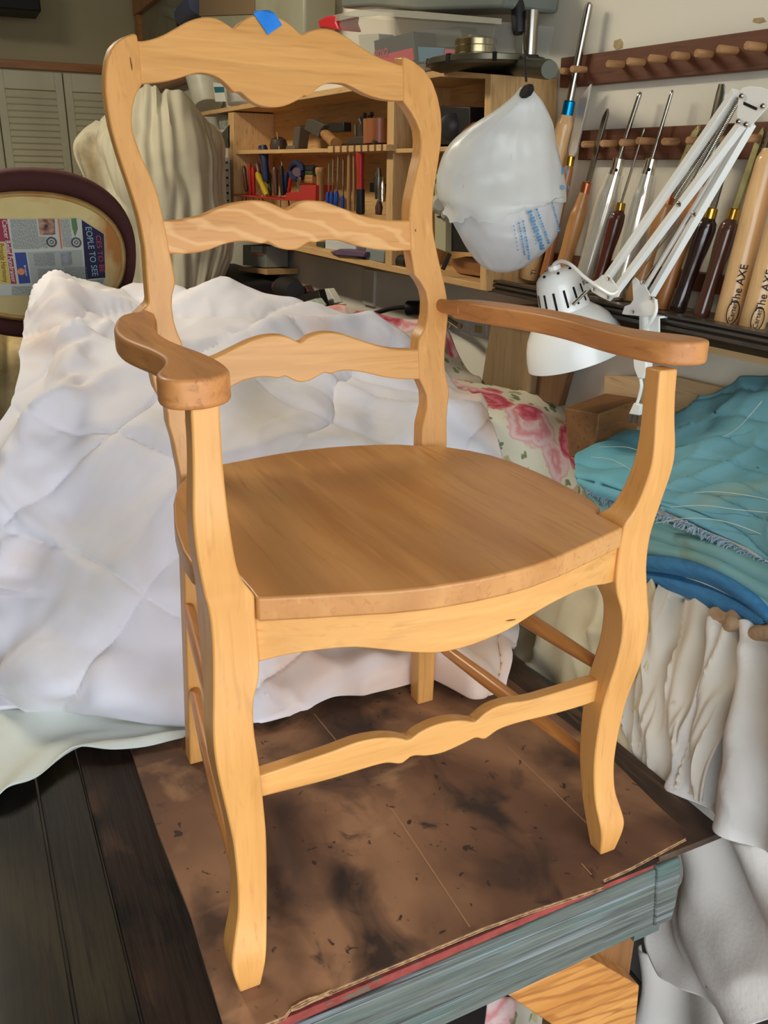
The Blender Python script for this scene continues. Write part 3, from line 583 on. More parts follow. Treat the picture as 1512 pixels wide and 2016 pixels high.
for s, x in (("1160,962 1200,982 1250,1002", .62), ("1295,1012 1350,1030 1420,1062 1512,1108", .56)):
    for p, q in zip(crv([X(a, b, x) for a, b in TR(s)], 26), crv([X(a, b, x) for a, b in TR(s)], 26)[1:]):
        for k in range(3):
            d = Vector((random.uniform(-.01, .0), random.uniform(-.01, .01), random.uniform(-.012, .004))); e = p.lerp(q, random.random())
            fr.tube([e, e+d*.6+Vector((0, 0, .002)), e+d], .0009, 4)
o = fr.mk('frayed_edge', M('fray', (150, 170, 186), rough=.9), blk); o['kind'] = 'stuff'
# cream and white cloths hanging at the right of the bench
CREAM = M('cream_quilt', (214, 204, 174), (190, 172, 134), (6, 6, 6), rough=.85, bump=.3, bscale=20, spots=(((150, 128, 92), (5, 5, 3), .6, .7),))
FLE = M('white_fleece', (222, 220, 216), (206, 202, 196), (6, 6, 6), rough=.95, bump=.6, bscale=60, spots=(((176, 160, 140), (7, 7, 7), .64, .74), ((120, 110, 108), (50, 50, 50), .74, .77)))
CANV = M('canvas', (234, 228, 220), (222, 215, 206), (3, 3, 3), rough=.9, bump=.2, bscale=120, spots=(((176, 164, 148), (4, 4, 3), .58, .7), ((120, 112, 104), (22, 22, 22), .72, .76)))
COTT = M('cream_cotton', (214, 208, 196), (200, 190, 174), (5, 5, 5), rough=.9, bump=.15, bscale=30, spots=(((170, 140, 104), (16, 16, 16), .7, .76),))
rows = net("""
930,1040,.60 1010,1050,.6 1090,1060,.6 1170,1080,.6 1240,1100,.6 1300,1120,.6
965,1160,.56 1040,1160,.55 1110,1170,.55 1180,1180,.54 1240,1190,.54 1300,1200,.54
990,1230,.52 1050,1240,.51 1115,1260,.5 1180,1290,.49 1240,1310,.48 1290,1330,.48
1000,1282,.48 1060,1325,.47 1120,1370,.465 1180,1425,.455 1240,1482,.45 1290,1520,.445
""", X)
mksheet('quilted_cloth', rows, 14, 16, CREAM, lambda u, v, p: .009*math.sin(u*24+math.sin(v*3)+fbm(p, 5, 2)*5)+.016*max(0, ridge(p, 9, 3.))**2+fbm(p, 12, 2)*.008, .005, 'cream stained quilted cloth hanging behind the right front leg of the chair', 'cloth')
rows = net("""
1262,1148,.585 1282,1142,.58 1310,1155,.575 1345,1172,.57 1390,1192,.56 1440,1215,.55 1490,1235,.545
1250,1230,.53 1275,1232,.525 1305,1240,.52 1345,1255,.515 1390,1270,.51 1435,1290,.5 1480,1305,.5
1243,1330,.48 1268,1340,.475 1298,1350,.47 1335,1360,.467 1370,1375,.463 1400,1385,.46 1435,1395,.458
1240,1430,.447 1262,1440,.443 1288,1450,.44 1318,1470,.437 1345,1485,.434 1370,1495,.432 1400,1500,.43
1242,1492,.437 1262,1500,.434 1285,1515,.43 1312,1540,.427 1340,1556,.424 1365,1565,.422 1392,1580,.42
""", X)
def dgath(u, v, p): return .013*math.sin(u*23+math.sin(v*4+.5)*1.4+fbm(p, 4, 2, 2.)*4)*(.35+.65*math.sin(min(1, v*1.3+.25)*3.1416))+.012*max(0, ridge(Vector((u*9+v*1.2, v*1.6, 0)), 1.))**2+fbm(p, 10, 2, 1.)*.004
mksheet('cotton_cloth', rows, 16, 18, COTT, dgath, .004, 'gathered cream cotton cloth falling beside the right front leg', 'cloth')
rows = net("""
1415,1225,.535 1450,1232,.53 1490,1240,.53 1540,1255,.52 1620,1280,.51
1410,1320,.49 1450,1330,.48 1490,1340,.475 1540,1350,.47 1620,1370,.46
1375,1430,.46 1430,1440,.445 1490,1450,.44 1550,1460,.43 1630,1480,.42
1350,1530,.44 1410,1550,.425 1480,1570,.415 1550,1590,.41 1640,1620,.4
1338,1562,.43 1395,1600,.415 1450,1650,.405 1530,1700,.395 1640,1780,.385
""", X)
mksheet('fleece_blanket', rows, 16, 16, FLE, lambda u, v, p: .018*math.sin(u*15+1.0+math.sin(v*3)*.8)+fbm(p, 9, 3, 6.)*.008+.004*ridge(p, 20, 3.), .012, 'thick white fleece blanket piled at the right corner of the bench', 'blanket')
rows = net("""
1325,1625,.50 1380,1630,.48 1440,1640,.47 1512,1660,.46 1620,1700,.45
1340,1700,.53 1385,1720,.5 1445,1740,.48 1520,1760,.46 1620,1790,.45
1300,1790,.56 1350,1810,.53 1430,1830,.49 1520,1840,.46 1620,1860,.45
1283,1838,.57 1340,1880,.54 1425,1910,.5 1520,1920,.46 1620,1940,.45
1315,1905,.58 1375,1965,.55 1450,2016,.52 1512,2008,.48 1620,1995,.45
""", X)
mksheet('canvas_drop_cloth', rows, 14, 14, CANV, lambda u, v, p: .02*math.sin((u-v*.5)*11+.6)+fbm(p, 5, 3, 3.)*.012+.006*max(0, ridge(p, 7, 2.))**2, .004, 'stained off white canvas drop cloth hanging below the fleece at lower right', 'cloth')
G_h = None
rows = net("""
1260,1860,.66 1300,1880,.66 1360,1900,.66 1460,1920,.66
1270,1950,.65 1305,1950,.65 1360,1970,.65 1460,1990,.65
1230,2050,.62 1290,2060,.62 1360,2080,.62 1460,2090,.62
""", X)
mksheet('canvas_cloth', rows, 8, 8, CANV, lambda u, v, p: .02*math.sin(u*9)+fbm(p, 6, 2)*.01, .004, 'grey canvas fold seen under the drop cloth near the pine board', 'cloth')
rows = net("""
1400,1205,.53 1430,1195,.535 1470,1205,.535 1540,1225,.53
1405,1222,.515 1440,1222,.51 1480,1235,.51 1550,1255,.505
1420,1238,.515 1450,1245,.51 1490,1258,.51 1560,1280,.505
""", X)
mksheet('burlap_rag', rows, 10, 8, M('burlap', (176, 148, 116), (150, 122, 92), (60, 60, 60), rough=.95, bump=.6, bscale=120), lambda u, v, p: .006*math.sin(u*14+v*6)+fbm(p, 14, 2)*.006, .003, 'frayed tan burlap rag under the edge of the blue blanket', 'rag')
# supports under the cloths on the right
g = G().box((.70, .30, ZF), (.93, 1.4, -.05)).mk('side_cabinet', M('grey_cabinet', (120, 116, 110), rough=.7), bevel=.01); tag(g, 'low cabinet hidden under the blue blanket along the right wall', 'cabinet')
# bits of floral cloth on the floor
o = sheet('floral_cloth', net("""
960,1960,.25 1010,1965,.25 1060,1985,.25 1100,2000,.25
950,2060,.2 1010,2060,.2 1060,2070,.2 1110,2080,.2
""", Y), 10, 8, FLOR2, lambda u, v, p: fbm(p, 9, 2)*.015, .003); tag(o, 'dim floral cloth glimpsed beneath the bench by the pine board', 'cloth')
# grey drop cloth hung in front of the closet
DROP = M('drop_cloth', (184, 177, 156), (168, 161, 138), (3, 3, 3), rough=.9, bump=.1, spots=(((120, 104, 74), (2, 2, 1.2), .62, .72),))
rows = net("""
196,246,3.35 238,205,3.3 283,167,3.25 318,176,3.2 362,186,3.2 396,222,3.25 420,250,3.3 438,262,3.35
150,292,3.3 212,285,3.2 272,272,3.1 325,285,3.05 375,298,3.05 412,305,3.1 428,312,3.15 441,318,3.2
172,360,3.2 226,362,3.1 280,368,3.0 332,378,2.98 382,388,3.0 418,394,3.02 436,398,3.08 447,402,3.12
196,440,3.15 244,450,3.05 292,458,2.98 338,464,2.95 386,470,2.95 424,474,2.98 444,474,3.0 460,466,3.05
205,560,3.1 252,570,3.0 298,575,2.95 340,580,2.92 380,578,2.92 404,566,2.92 432,540,2.95 458,505,3.0
205,640,3.1 252,650,3.0 298,655,2.95 340,655,2.92 372,640,2.92 394,600,2.92 420,572,2.95 444,545,3.0
""", Y)
mksheet('drop_cloth', rows, 14, 14, DROP, lambda u, v, p: ((.07*abs(noise.noise(Vector((u*7+v*2.5*(u-.3)+fbm(p, 2, 2)*.8, v*1.8, 2.))))+.04*ridge(Vector((u*13, v*1.1, 5.)), 1.)-.03)*max(.15, 1-u*1.1)+fbm(p, 4, 3, 2.)*.015), .006, 'grey beige drop cloth hung in folds before the louvred doors', 'cloth')
# ================================================================== RIGHT WALL: racks, turning tools, lamp, bag
WAL = wood('walnut_rack', (112, 66, 42), (88, 50, 32), 'y', fine=.4, rough=.6, coat=0, bump=.1)
PEG = wood('dowel_peg', (186, 140, 94), (164, 118, 76), 'x', rough=.6, coat=0)
STEEL = M('steel', (176, 172, 162), rough=.22, metal=1); STEELD = M('dark_steel', (110, 106, 98), (140, 134, 122), (30, 30, 30), rough=.35, metal=1)
CHROME = M('chrome', (220, 218, 212), rough=.08, metal=1); BRASS = M('brass', (196, 158, 70), rough=.25, metal=1); COPPER = M('copper', (196, 120, 84), rough=.3, metal=1)
SATIN = M('satin_steel', (206, 204, 198), rough=.5, metal=.7)
ALU = M('polished_aluminium', (226, 222, 210), rough=.13, metal=1)
def rack(px0, pxb0, px1, pxb1, x, thick, label, pegs, plen):
    a, d, b, c = X(*px0, x), X(*pxb0, x), X(*px1, x), X(*pxb1, x)
    def ext(p, q, t): return p+(q-p)*t
    b, c = ext(a, b, 1.9), ext(d, c, 1.9)
    r = root('tool_rack', (x, a.y, min(a.z, d.z)), label, 'rack')
    G().hexa([a, b, c, d], [p+Vector((thick, 0, 0)) for p in (a, b, c, d)]).mk('rack_board', WAL, r, bevel=.002)
    for (l, rr) in pegs:
        e = X(*rr, x+.004); t = X(*l, x-plen); t = Vector((x-plen, e.y+(t.y-e.y)*.6, e.z+(t.z-e.z)*.6)) if False else t
        G().lathe(e, t, [(0, .0068), (.97, .0072), (1, .006)], 12).mk('peg', PEG, r)
    return r
z5 = lambda x, y: (1090+x*.2791, y*.2791)
P1 = [((60, 500), (118, 505)), ((128, 487), (235, 490)), ((382, 450), (500, 456)), ((525, 432), (645, 442)), ((680, 410), (795, 420)), ((845, 390), (955, 400)), ((1008, 375), (1120, 385)), ((1165, 345), (1300, 358)), ((1360, 320), (1495, 335)), ((1580, 292), (1720, 306)), ((1800, 268), (1950, 280))]
rack((1104, 114), (1101, 173), (1512, 56), (1512, 135), XW-.022, .0215, 'dark brown wall board with dowel pegs, the higher of the two racks', [(z5(*a), z5(*b)) for a, b in P1], .045)
P2 = [((205, 1018), (320, 1017)), ((340, 1012), (445, 1012)), ((475, 1006), (585, 1008)), ((592, 992), (715, 998)), ((775, 998), (885, 1000)), ((948, 990), (1060, 992)), ((1110, 982), (1220, 984)), ((1365, 975), (1490, 975)), ((1620, 960), (1740, 965))]
rack((1143, 257), (1137, 315), (1512, 239), (1512, 313), XW-.022, .0215, 'dark brown wall board with dowel pegs, the lower rack behind the tool blades', [(z5(*a), z5(*b)) for a, b in P2], .045)
# tool tray
TRAYM = M('tray_board', (158, 146, 124), (136, 124, 104), (6, 6, 6), rough=.7); MOLD = wood('dark_moulding', (66, 56, 46), (48, 40, 33), 'y', fine=.5, rough=.45, bump=.1)
XT = .79
def tl_(px, py, x=XT): return X(px, py, x)
tray = root('tool_tray', (XT, .6, .5), 'long grey tray with a dark moulded front edge holding the turning tools', 'tray')
def ext2(p, q, y): t = (y-p.y)/(q.y-p.y); return p+(q-p)*t
T0, T1 = tl_(968, 549), tl_(1512, 655); Bo0, Bo1 = tl_(962, 573), tl_(1512, 690)
ya, yb_ = T0.y, -.25
T1, Bo1 = ext2(T0, T1, yb_), ext2(Bo0, Bo1, yb_); Bo0 = ext2(Bo0, Bo1, ya)
h = T0-Bo0
rings = []
for P, Q in ((Bo0, T0), (Bo1, T1)):
    prof = [(0, 0), (0, -.006), (.12, -.013), (.3, -.013), (.34, -.004), (.46, -.003), (.5, -.011), (.68, -.011), (.72, -.003), (.8, -.002), (.84, -.010), (1, -.010), (1, .016), (0, .016)]
    rings.append([P.lerp(Q, t)+Vector((dx, 0, 0)) for t, dx in prof])
G().loft(rings).mk('front_moulding', MOLD, tray, ang=30)
fl = [T0+Vector((.016, 0, -.012)), T1+Vector((.016, 0, -.012)), Vector((XW, T1.y, T1.z-.012)), Vector((XW, T0.y, T0.z-.012))]
G().prism(fl, (0, 0, -.012)).mk('tray_bottom', TRAYM, tray)
G().prism([T0+Vector((-.01, 0, .0)), T0+Vector((-.01, -.02, 0)), Vector((XW, T0.y-.02, T0.z)), Vector((XW, T0.y, T0.z))], (0, 0, -.03)).mk('end_moulding', MOLD, tray)
a, b = X(1126, 505, XW-.03), X(1512, 556, XW-.03); b = ext2(a, b, yb_); a = ext2(a, b, ya-.03)
G().hexa([a, b, b-Vector((0, 0, .035)), a-Vector((0, 0, .035))], [p+Vector((.029, 0, 0)) for p in (a, b, b-Vector((0, 0, .035)), a-Vector((0, 0, .035)))]).mk('back_strip', WAL, tray)
a, b = X(1380, 678, XT+.03), X(1512, 706, XT+.03); b = ext2(a, b, yb_); a = ext2(a, b, ya-.1)
G().hexa([a, b, b-Vector((0, 0, .012)), a-Vector((0, 0, .012))], [p+Vector((.13, 0, 0)) for p in (a, b, b-Vector((0, 0, .012)), a-Vector((0, 0, .012)))]).mk('support_board', wood('pale_board', (206, 170, 120), (186, 148, 98), 'y', fine=.5), tray)
# turning tools standing in the tray
MAPLE = wood('maple_handle', (232, 190, 136), (218, 172, 116), 'z', fine=.6, rough=.3, coat=.4); ASH = wood('ash_handle', (196, 142, 86), (178, 122, 68), 'z', rough=.35, coat=.4)
CHER = wood('cherry_handle', (184, 122, 68), (164, 104, 56), 'z', rough=.35, coat=.4); ROSE = wood('rosewood_handle', (112, 52, 34), (58, 26, 22), 'z', fine=.3, rough=.18, coat=.7); DROS = wood('dark_rosewood', (58, 34, 28), (36, 20, 20), 'z', fine=.3, rough=.16, coat=.8); BRN = wood('brown_hardwood', (104, 62, 44), (72, 42, 34), 'z', fine=.3, rough=.18, coat=.8)
BLK = M('black_print', (24, 20, 20), rough=.8); HOLE = M('dark_hole', (18, 16, 14), rough=.9); YELST = M('spotted_steel', (176, 168, 120), (146, 138, 96), (30, 30, 30), rough=.4, metal=.7, spots=(((60, 52, 36), (90, 90, 90), .66, .7),))
HP = {'bulge': [(0, .8), (.04, .86), (.1, .84), (.3, .74), (.5, .80), (.75, .98), (.87, 1.0), (.94, .9), (.985, .62), (1, .55)], 'slim': [(0, .9), (.05, 1), (.3, .8), (.6, .72), (.85, .9), (.95, .86), (1, .7)], 'club': [(0, .98), (.03, 1.02), (.3, 1.0), (.7, .94), (.93, .86), (.99, .6), (1, .52)], 'straight': [(0, .88), (.03, .95), (.4, .9), (.62, 1.0), (.76, .98), (.88, .74), (.97, .64), (1, .60)]}
def wpx(w, p): return w/2*((p-CAM).dot(CF))/FPX
def tool(name, base, ferr, ferr2, tip, hw, kind, m, fm, blade, bw, bm, label, xb=.872, xt=XW-.035, tilt=None):
    b, f1, f2 = X(*base, xb), X(*ferr, xb+(xt-xb)*.7), X(*ferr2, xb+(xt-xb)*.74)
    tpt = X(*tip, xt) if tip else None
    r = root(name, b, label, 'tool', 'turning tools standing in the wall tray')
    R = wpx(hw, b.lerp(f1, .7)); hd = G().lathe(b, f1, [(t, q*R) for t, q in crv2(HP[kind], 4)], 28).mk('handle', m, r, ang=60)
    fr_ = R*(.60 if kind != 'slim' else .75)
    if fm: G().lathe(f1-(f2-f1)*.1, f2, [(0, fr_), (.92, fr_*.98), (1, fr_*.8)], 24).mk('ferrule', fm, r)
    if tpt:
        w = (tpt-f2); wl = w.length; e = w.normalized(); side = e.cross(Vector((-1, 0, 0))).normalized(); R2 = wpx(bw, f2); bk_ = f2-e*.01
        if blade == 'rod': G().lathe(bk_, tpt, [(0, R2), (.93, R2), (.975, R2*.95), (1, R2*.35)], 16).mk('blade', bm, r)
        elif blade == 'skew': G().prism([bk_-side*R2*.5, f2-side*R2*.5, f2-side*R2+e*.012, f2-side*R2+w*.82, tpt+side*R2*.7, f2+side*R2+e*.012, f2+side*R2*.5, bk_+side*R2*.5], (.005, 0, 0)).mk('blade', bm, r, bevel=.0008)
        elif blade == 'flat': G().prism([bk_-side*R2, f2-side*R2+w*.88, tpt+side*R2*.1, f2+side*R2+w*.94, bk_+side*R2], (.006, 0, 0)).mk('blade', bm, r, bevel=.0008)
        elif blade == 'gouge':
            k = 12; rg = []
            for t in (0, .06, .3, .75, .9, 1):
                c = bk_+(tpt-bk_)*t; Rr = R2*(.35 if t < .05 else 1); span = 3.0*(1 if t < .8 else (1-t)/.25+.25)
                outer = [c+(side*math.cos(q)+Vector((-1, 0, 0))*math.sin(q))*Rr for q in [math.pi/2-span/2+span*i/k+math.pi*0 for i in range(k+1)]]
                inner = [c+(p-c)*.8 for p in outer[::-1]]; rg.append([c+(p-c) for p in outer+inner])
            G().loft(rg).mk('blade', bm, r)
    return r, hd, b, f1, R
def crv2(tab, n):
    out = []
    for (a, b), (c, d) in zip(tab, tab[1:]):
        for k in range(n): t = k/n; s = t*t*(3-2*t); out.append((a+(c-a)*t, b+(d-b)*s))
    return out+[tab[-1]]
tool('turning_gouge', (1040, 548), (1117, 224), (1122, 198), (1161, 4), 38, 'club', MAPLE, M('blue_anodised', (0, 130, 190), rough=.25, metal=.8), 'rod', 15, STEEL, 'tallest gouge with a maple handle and bright blue collar')
tool('skew_chisel', (1068, 565), (1121, 325), (1124, 307), (1157, 164), 22, 'slim', CHER, BRASS, 'skew', 28, SATIN, 'skew chisel with a broad flat blade and brass ferrule beside the plastic bag')
tool('scraper', (1098, 560), (1151, 380), (1156, 358), (1194, 213), 32, 'straight', ASH, COPPER, 'flat', 12, STEELD, 'scraper with a copper ferrule and ash wood handle')
CLR = M('clear_acrylic', (250, 248, 236), rough=.03, alpha=.28, spec=.8)
for k, (bs, f1, f2, tp, lab) in enumerate((((1139, 588), (1215, 330), (1219, 311), (1261, 181), 'bowl gouge in a long polished metal handle, nearer the copper ferruled scraper'), ((1212, 588), (1279, 330), (1284, 311), (1324, 177), 'gouge in a long polished metal handle between two rosewood handled tools'))):
    r, hd, b, f, R = tool('bowl_gouge', bs, f1, f2, tp, 38, 'straight', ALU, ALU, 'rod', 9 if k == 0 else 7, STEEL, lab)
    d = (f-b)
    G().lathe(b+d*.02, f+d*.02, [(t, q*R*1.10+.0006) for t, q in crv2([(.0, .93), (.4, .92), (.62, 1.06), (.76, 1.04), (.88, .84), (.93, .8)], 4)], 24, caps=False).mk('clear_sleeve', CLR, r)
    e = d.normalized()
    for t in (.85, .985): 
        c = b+d*t; n = (CAM-c); n = (n-e*n.dot(e)).normalized(); rr = R*(.72 if t < .9 else .62)
        G().lathe(c+n*(rr*.85), c+n*(rr*1.0+.0008), [(0, .0034), (1, .0034)], 14).mk('set_screw_hole', HOLE, r)
tool('spindle_gouge', (1172, 575), (1220, 413), (1223, 399), (1269, 252), 31, 'bulge', ROSE, BRASS, 'rod', 5, STEEL, 'slender spindle gouge with a reddish dark handle between the metal handles')
tool('parting_tool', (1247, 592), (1312, 398), (1320, 376), (1374, 246), 36, 'slim', ASH, COPPER, 'flat', 16, YELST, 'flat parting tool with an orange ash handle, crossed by the lamp arms')
tool('roughing_gouge', (1300, 606), (1384, 350), (1395, 325), (1432, 166), 40, 'bulge', CHER, STEELD, 'gouge', 34, STEELD, 'wide roughing gouge with a trough shaped blade behind the lamp arms')
tool('scraper', (1332, 612), (1397, 428), (1402, 409), (1432, 300), 40, 'bulge', DROS, BRASS, 'flat', 13, STEELD, 'nearly black handled scraper with a brass ferrule right of the lamp arms')
tool('scraper', (1378, 626), (1441, 430), (1447, 410), (1501, 250), 38, 'bulge', BRN, BRASS, 'flat', 15, YELST, 'brown handled scraper with a speckled yellowish blade next to the pale handles')
for bs, f1, f2, lab in (((1430, 636), (1518, 290), (1530, 250), 'heavy tool with a thick pale maple handle printed near its foot'), ((1478, 650), (1575, 290), (1590, 250), 'heavy tool with a thick pale handle at the right edge, printed near its foot')):
    r, hd, b, f, R = tool('hollowing_tool', bs, f1, f2, (1610, 60) if bs[0] < 1450 else (1680, 60), 51, 'club', MAPLE, STEEL, 'rod', 16, STEEL, lab)
    e = (f-b).normalized(); 
    for t, s_, sz in ((.075, 'Carter', .0125), (.235, 'The AXE', .0195)):
        c = b+(f-b)*t; n = (CAM-c); n = (n-e*n.dot(e)).normalized(); sd = e.cross(n)
        n = (n+sd*.25).normalized(); c2 = c+n*(R*1.12+.0008)
        text('lettering', s_, c2, e, n.cross(e), sz, BLK, r, 'CENTER')
        if s_ == 'Carter': G().tube([c2+e*math.cos(q)*.021+n.cross(e)*math.sin(q)*.0105 for q in [i*6.2832/24 for i in range(25)]], .0009, 5).mk('logo_ring', BLK, r)
r0 = [o for o in bpy.data.objects if o.name == 'turning_gouge'][0]
bb, ff = X(1040, 548, .872), X(1117, 224, .92); e = (ff-bb).normalized(); c = bb+(ff-bb)*.115; n = CAM-c; n = (n-e*n.dot(e)).normalized(); n = (n+e.cross(n)*.4).normalized()
text('lettering', 'The AXE', c+n*.0245, e, n.cross(e), .017, BLK, r0, 'CENTER')
# ---- desk lamp clamped to the tray
WHT = M('lamp_enamel', (246, 247, 242), rough=.28, spec=.6, coat=.3); XL = .68
lamp = root('desk_lamp', X(1268, 640, .74), 'white spring arm desk lamp clamped to the tool tray, shade hanging down', 'lamp')
def DP_(px, py, dep): return CAM+(CF+CR*((px-756)/FPX)-CU*((py-1008)/FPX))*dep
a = X(1090, 522, XL); dpa = (a-CAM).dot(CF); b = DP_(1137, 703, dpa+.065)
pr = [(0, .010), (.004, .012), (.045, .0125), (.05, .022), (.075, .032), (.12, .0395), (.2, .0435), (.4, .0475), (.47, .049), (.5, .055), (.55, .066), (.62, .0775), (.7, .0865), (.8, .0935), (.9, .0975), (1, .0995)]
k = wpx(198, b)/.0995
pr = [(t, r_*k) for t, r_ in pr]
shade = G().lathe(a, b, pr+[(1.004, .0985*k), (.9, .0955*k), (.7, .0845*k), (.55, .064*k), (.47, .046*k)], 56, caps=True).mk('lamp_shade', WHT, lamp, ang=30)
ax = (b-a).normalized()
for i in range(14):
    q = i*6.2832/14; e1 = ax.cross(Vector((0, 0, 1))).normalized(); e2 = ax.cross(e1); dr = e1*math.cos(q)+e2*math.sin(q); tg = ax.cross(dr)
    p0, p1 = a+(b-a)*.24+dr*.0440*k, a+(b-a)*.42+dr*.0476*k
    G().prism([p0-tg*.0022, p0+tg*.0022, p1+tg*.0022, p1-tg*.0022], dr*.0012).mk('vent_slot', HOLE, shade)
    if i % 2 == 0:
        c = a+(b-a)*.075+dr*.030*k; G().lathe(c, c+(dr+(-ax)*.6).normalized()*.004, [(0, .0028), (1, .0028)], 8).mk('vent_slot', HOLE, shade)
G().lathe(a+(b-a)*.55, a+(b-a)*.8, [(0, .014), (.3, .03), (.7, .032), (1, .01)], 20).mk('bulb', M('bulb_glass', (240, 238, 226), rough=.3), lamp)
def bar(p, q, w, m=WHT, par=lamp, nm='arm_bar'):
    p, q = Vector(p), Vector(q); e = (q-p).normalized(); s = e.cross(Vector((-1, .3, 0))).normalized()*w; n = e.cross(s).normalized()*w
    return G().loft([[p-s-n, p+s-n, p+s+n, p-s+n], [q-s-n, q+s-n, q+s+n, q-s+n]]).mk(nm, m, par, bevel=.0008)
XA, XB = .70, .735
top_a1, top_a2 = z5(1300, 660), z5(1320, 900)
for p, q, x in (((1195, 548), z5(1290, 645), XA), ((1215, 570), z5(1325, 880), XA), ((1283, 580), z5(1395, 870), XB), ((1270, 566), z5(1345, 880), XB)):
    bar(X(*p, x), X(*q, x), wpx(13.5 if p != (1270, 566) else 7, X(*p, x)))
pl = [(1455, 180), (1462, 172), (1475, 169), (1495, 171), (1512, 176), (1522, 185), (1521, 200), (1508, 214), (1492, 232), (1476, 251), (1466, 250), (1452, 243), (1450, 225)]
for x in (XA-.012, XB+.012): G().prism([X(a_, b_, x) for a_, b_ in pl], (.0022, 0, 0)).mk('elbow_plate', WHT, lamp, bevel=.0008)
pc = X(1476, 203, XA-.0135); G().prism([X(a_, b_, XA-.0135) for a_, b_ in ((1464, 200), (1490, 212), (1488, 217), (1463, 206))], (.001, 0, 0)).mk('plate_slot', HOLE, lamp)
def screw(px, py, x, r_=.0042): c = X(px, py, x); G().lathe(c, c+Vector((-.004, 0, 0)), [(0, r_), (.6, r_), (1, r_*.6)], 12).mk('screw', CHROME, lamp)
for p in ((1461, 189), (1503, 209), (1455, 239), (1470, 245)): screw(*p, XA-.0135)
def spring(p, q, R_, turns, nm='spring'):
    p, q = Vector(p), Vector(q); e = (q-p).normalized(); s = e.cross(Vector((0, 0, 1))).normalized(); n = e.cross(s); N_ = turns*9
    G().tube([p+(q-p)*i/N_+(s*math.cos(i*.698)+n*math.sin(i*.698))*R_ for i in range(N_+1)], .0008, 4).mk(nm, STEEL, lamp)
zz = lambda x, y: (1090+x*.2791, 300+y*.2791)
spring(X(*z5(1310, 690), XA), X(*zz(905, 345), XA), .0042, 70); spring(X(*z5(1270, 760), XA+.01), X(*zz(850, 320), XA+.01), .0042, 60)
G().tube([X(*zz(975, 440), XB), X(*zz(625, 915), XB)], .0014, 6).mk('spring_rod', STEEL, lamp); G().tube([X(*zz(920, 440), XB+.01), X(*zz(560, 905), XB+.01)], .0012, 6).mk('spring_rod', STEEL, lamp)
for p in ((885, 365), (990, 435)): screw(*zz(*p), XA-.012 if p[0] < 900 else XB-.012, .0052)
# head joint
g = [zz(*q) for q in ((235, 925), (300, 900), (340, 865), (385, 860), (450, 950), (468, 985), (455, 1020), (420, 1025), (395, 1050), (330, 1020), (270, 985))]
for x in (XA-.010, XA+.010): G().prism([X(a_, b_, x) for a_, b_ in g], (.0022, 0, 0)).mk('head_bracket', WHT, lamp, bevel=.0008)
for q in ((285, 965), (385, 1022), (390, 893)): screw(*zz(*q), XA-.0115)
G().lathe(X(*zz(250, 960), XA), X(1128, 600, XL), [(0, .004), (1, .004)], 10).mk('joint_pin', CHROME, lamp)
G().lathe(X(*zz(235, 950), XA-.014), X(*zz(235, 950), XA+.014), [(0, .007), (1, .007)], 16).mk('joint_knob', STEELD, lamp)
g = [zz(*q) for q in ((480, 1140), (500, 1085), (540, 1070), (560, 1040), (552, 905), (575, 880), (600, 905), (605, 935), (640, 930), (680, 1010), (725, 1040), (728, 1100), (695, 1150), (640, 1160), (570, 1150), (510, 1145))]
for x in (XB-.012, XB+.012): G().prism([X(a_, b_, x) for a_, b_ in g], (.0022, 0, 0)).mk('base_bracket', WHT, lamp, bevel=.0008)
for q in ((563, 1125), (690, 1028), (632, 912)): screw(*zz(*q), XB-.0135)
c = X(*zz(650, 1080), XB-.0138)
G().lathe(X(*zz(640, 1130), XB), X(1272, 668, XT-.02), [(0, .007), (1, .007)], 12).mk('post', WHT, lamp)
pp = [X(1258, 618, XT-.024), X(1297, 627, XT-.024), X(1297, 700, XT-.024), X(1258, 694, XT-.024)]
G().prism(pp, (.004, 0, 0)).mk('clamp', WHT, lamp, bevel=.001); G().prism([p for p in pp[:2]]+[pp[1]+Vector((.05, 0, 0)), pp[0]+Vector((.05, 0, 0))], (0, 0, .004)).mk('clamp_jaw', WHT, lamp)
G().tube([X(1088, 528, XL), X(1092, 519, XL-.004), X(1105, 514, XL-.008), X(1125, 522, XL-.008), X(1150, 545, XL-.004), X(1180, 566, XA-.018), X(1205, 580, XA-.018), X(1218, 575, XA-.014)], .0036, 8, 6).mk('cord', WHT, lamp)
G().tube([X(1291, 590, XB-.014), X(1292, 612, XB-.016), X(1283, 632, XB-.018), X(1270, 652, XB-.014), X(1268, 690, .72)], .0030, 8, 6).mk('cord', WHT, lamp)
sw = [(1244, 690), (1270, 694), (1272, 730), (1264, 746), (1255, 746), (1247, 725)]
G().prism([X(a_, b_, .715) for a_, b_ in sw], (.018, 0, 0)).mk('ballast', WHT, lamp, bevel=.003, seg=3)
G().tube([X(1261, 745, .722), X(1263, 760, .722), X(1259, 780, .722), X(1254, 795, .722)], .0032, 8, 5).mk('cord', WHT, lamp)
plg = G().prism([X(a_, b_, .715) for a_, b_ in ((1247, 793), (1261, 797), (1257, 818), (1237, 815))], (.012, 0, 0)).mk('plug', WHT, lamp, bevel=.002)
for a_ in (1239, 1249): G().prism([X(x_, y_, .719) for x_, y_ in ((a_, 816), (a_+6, 817), (a_+4, 833), (a_-3, 831))], (.0015, 0, 0)).mk('prong', STEELD, plg)
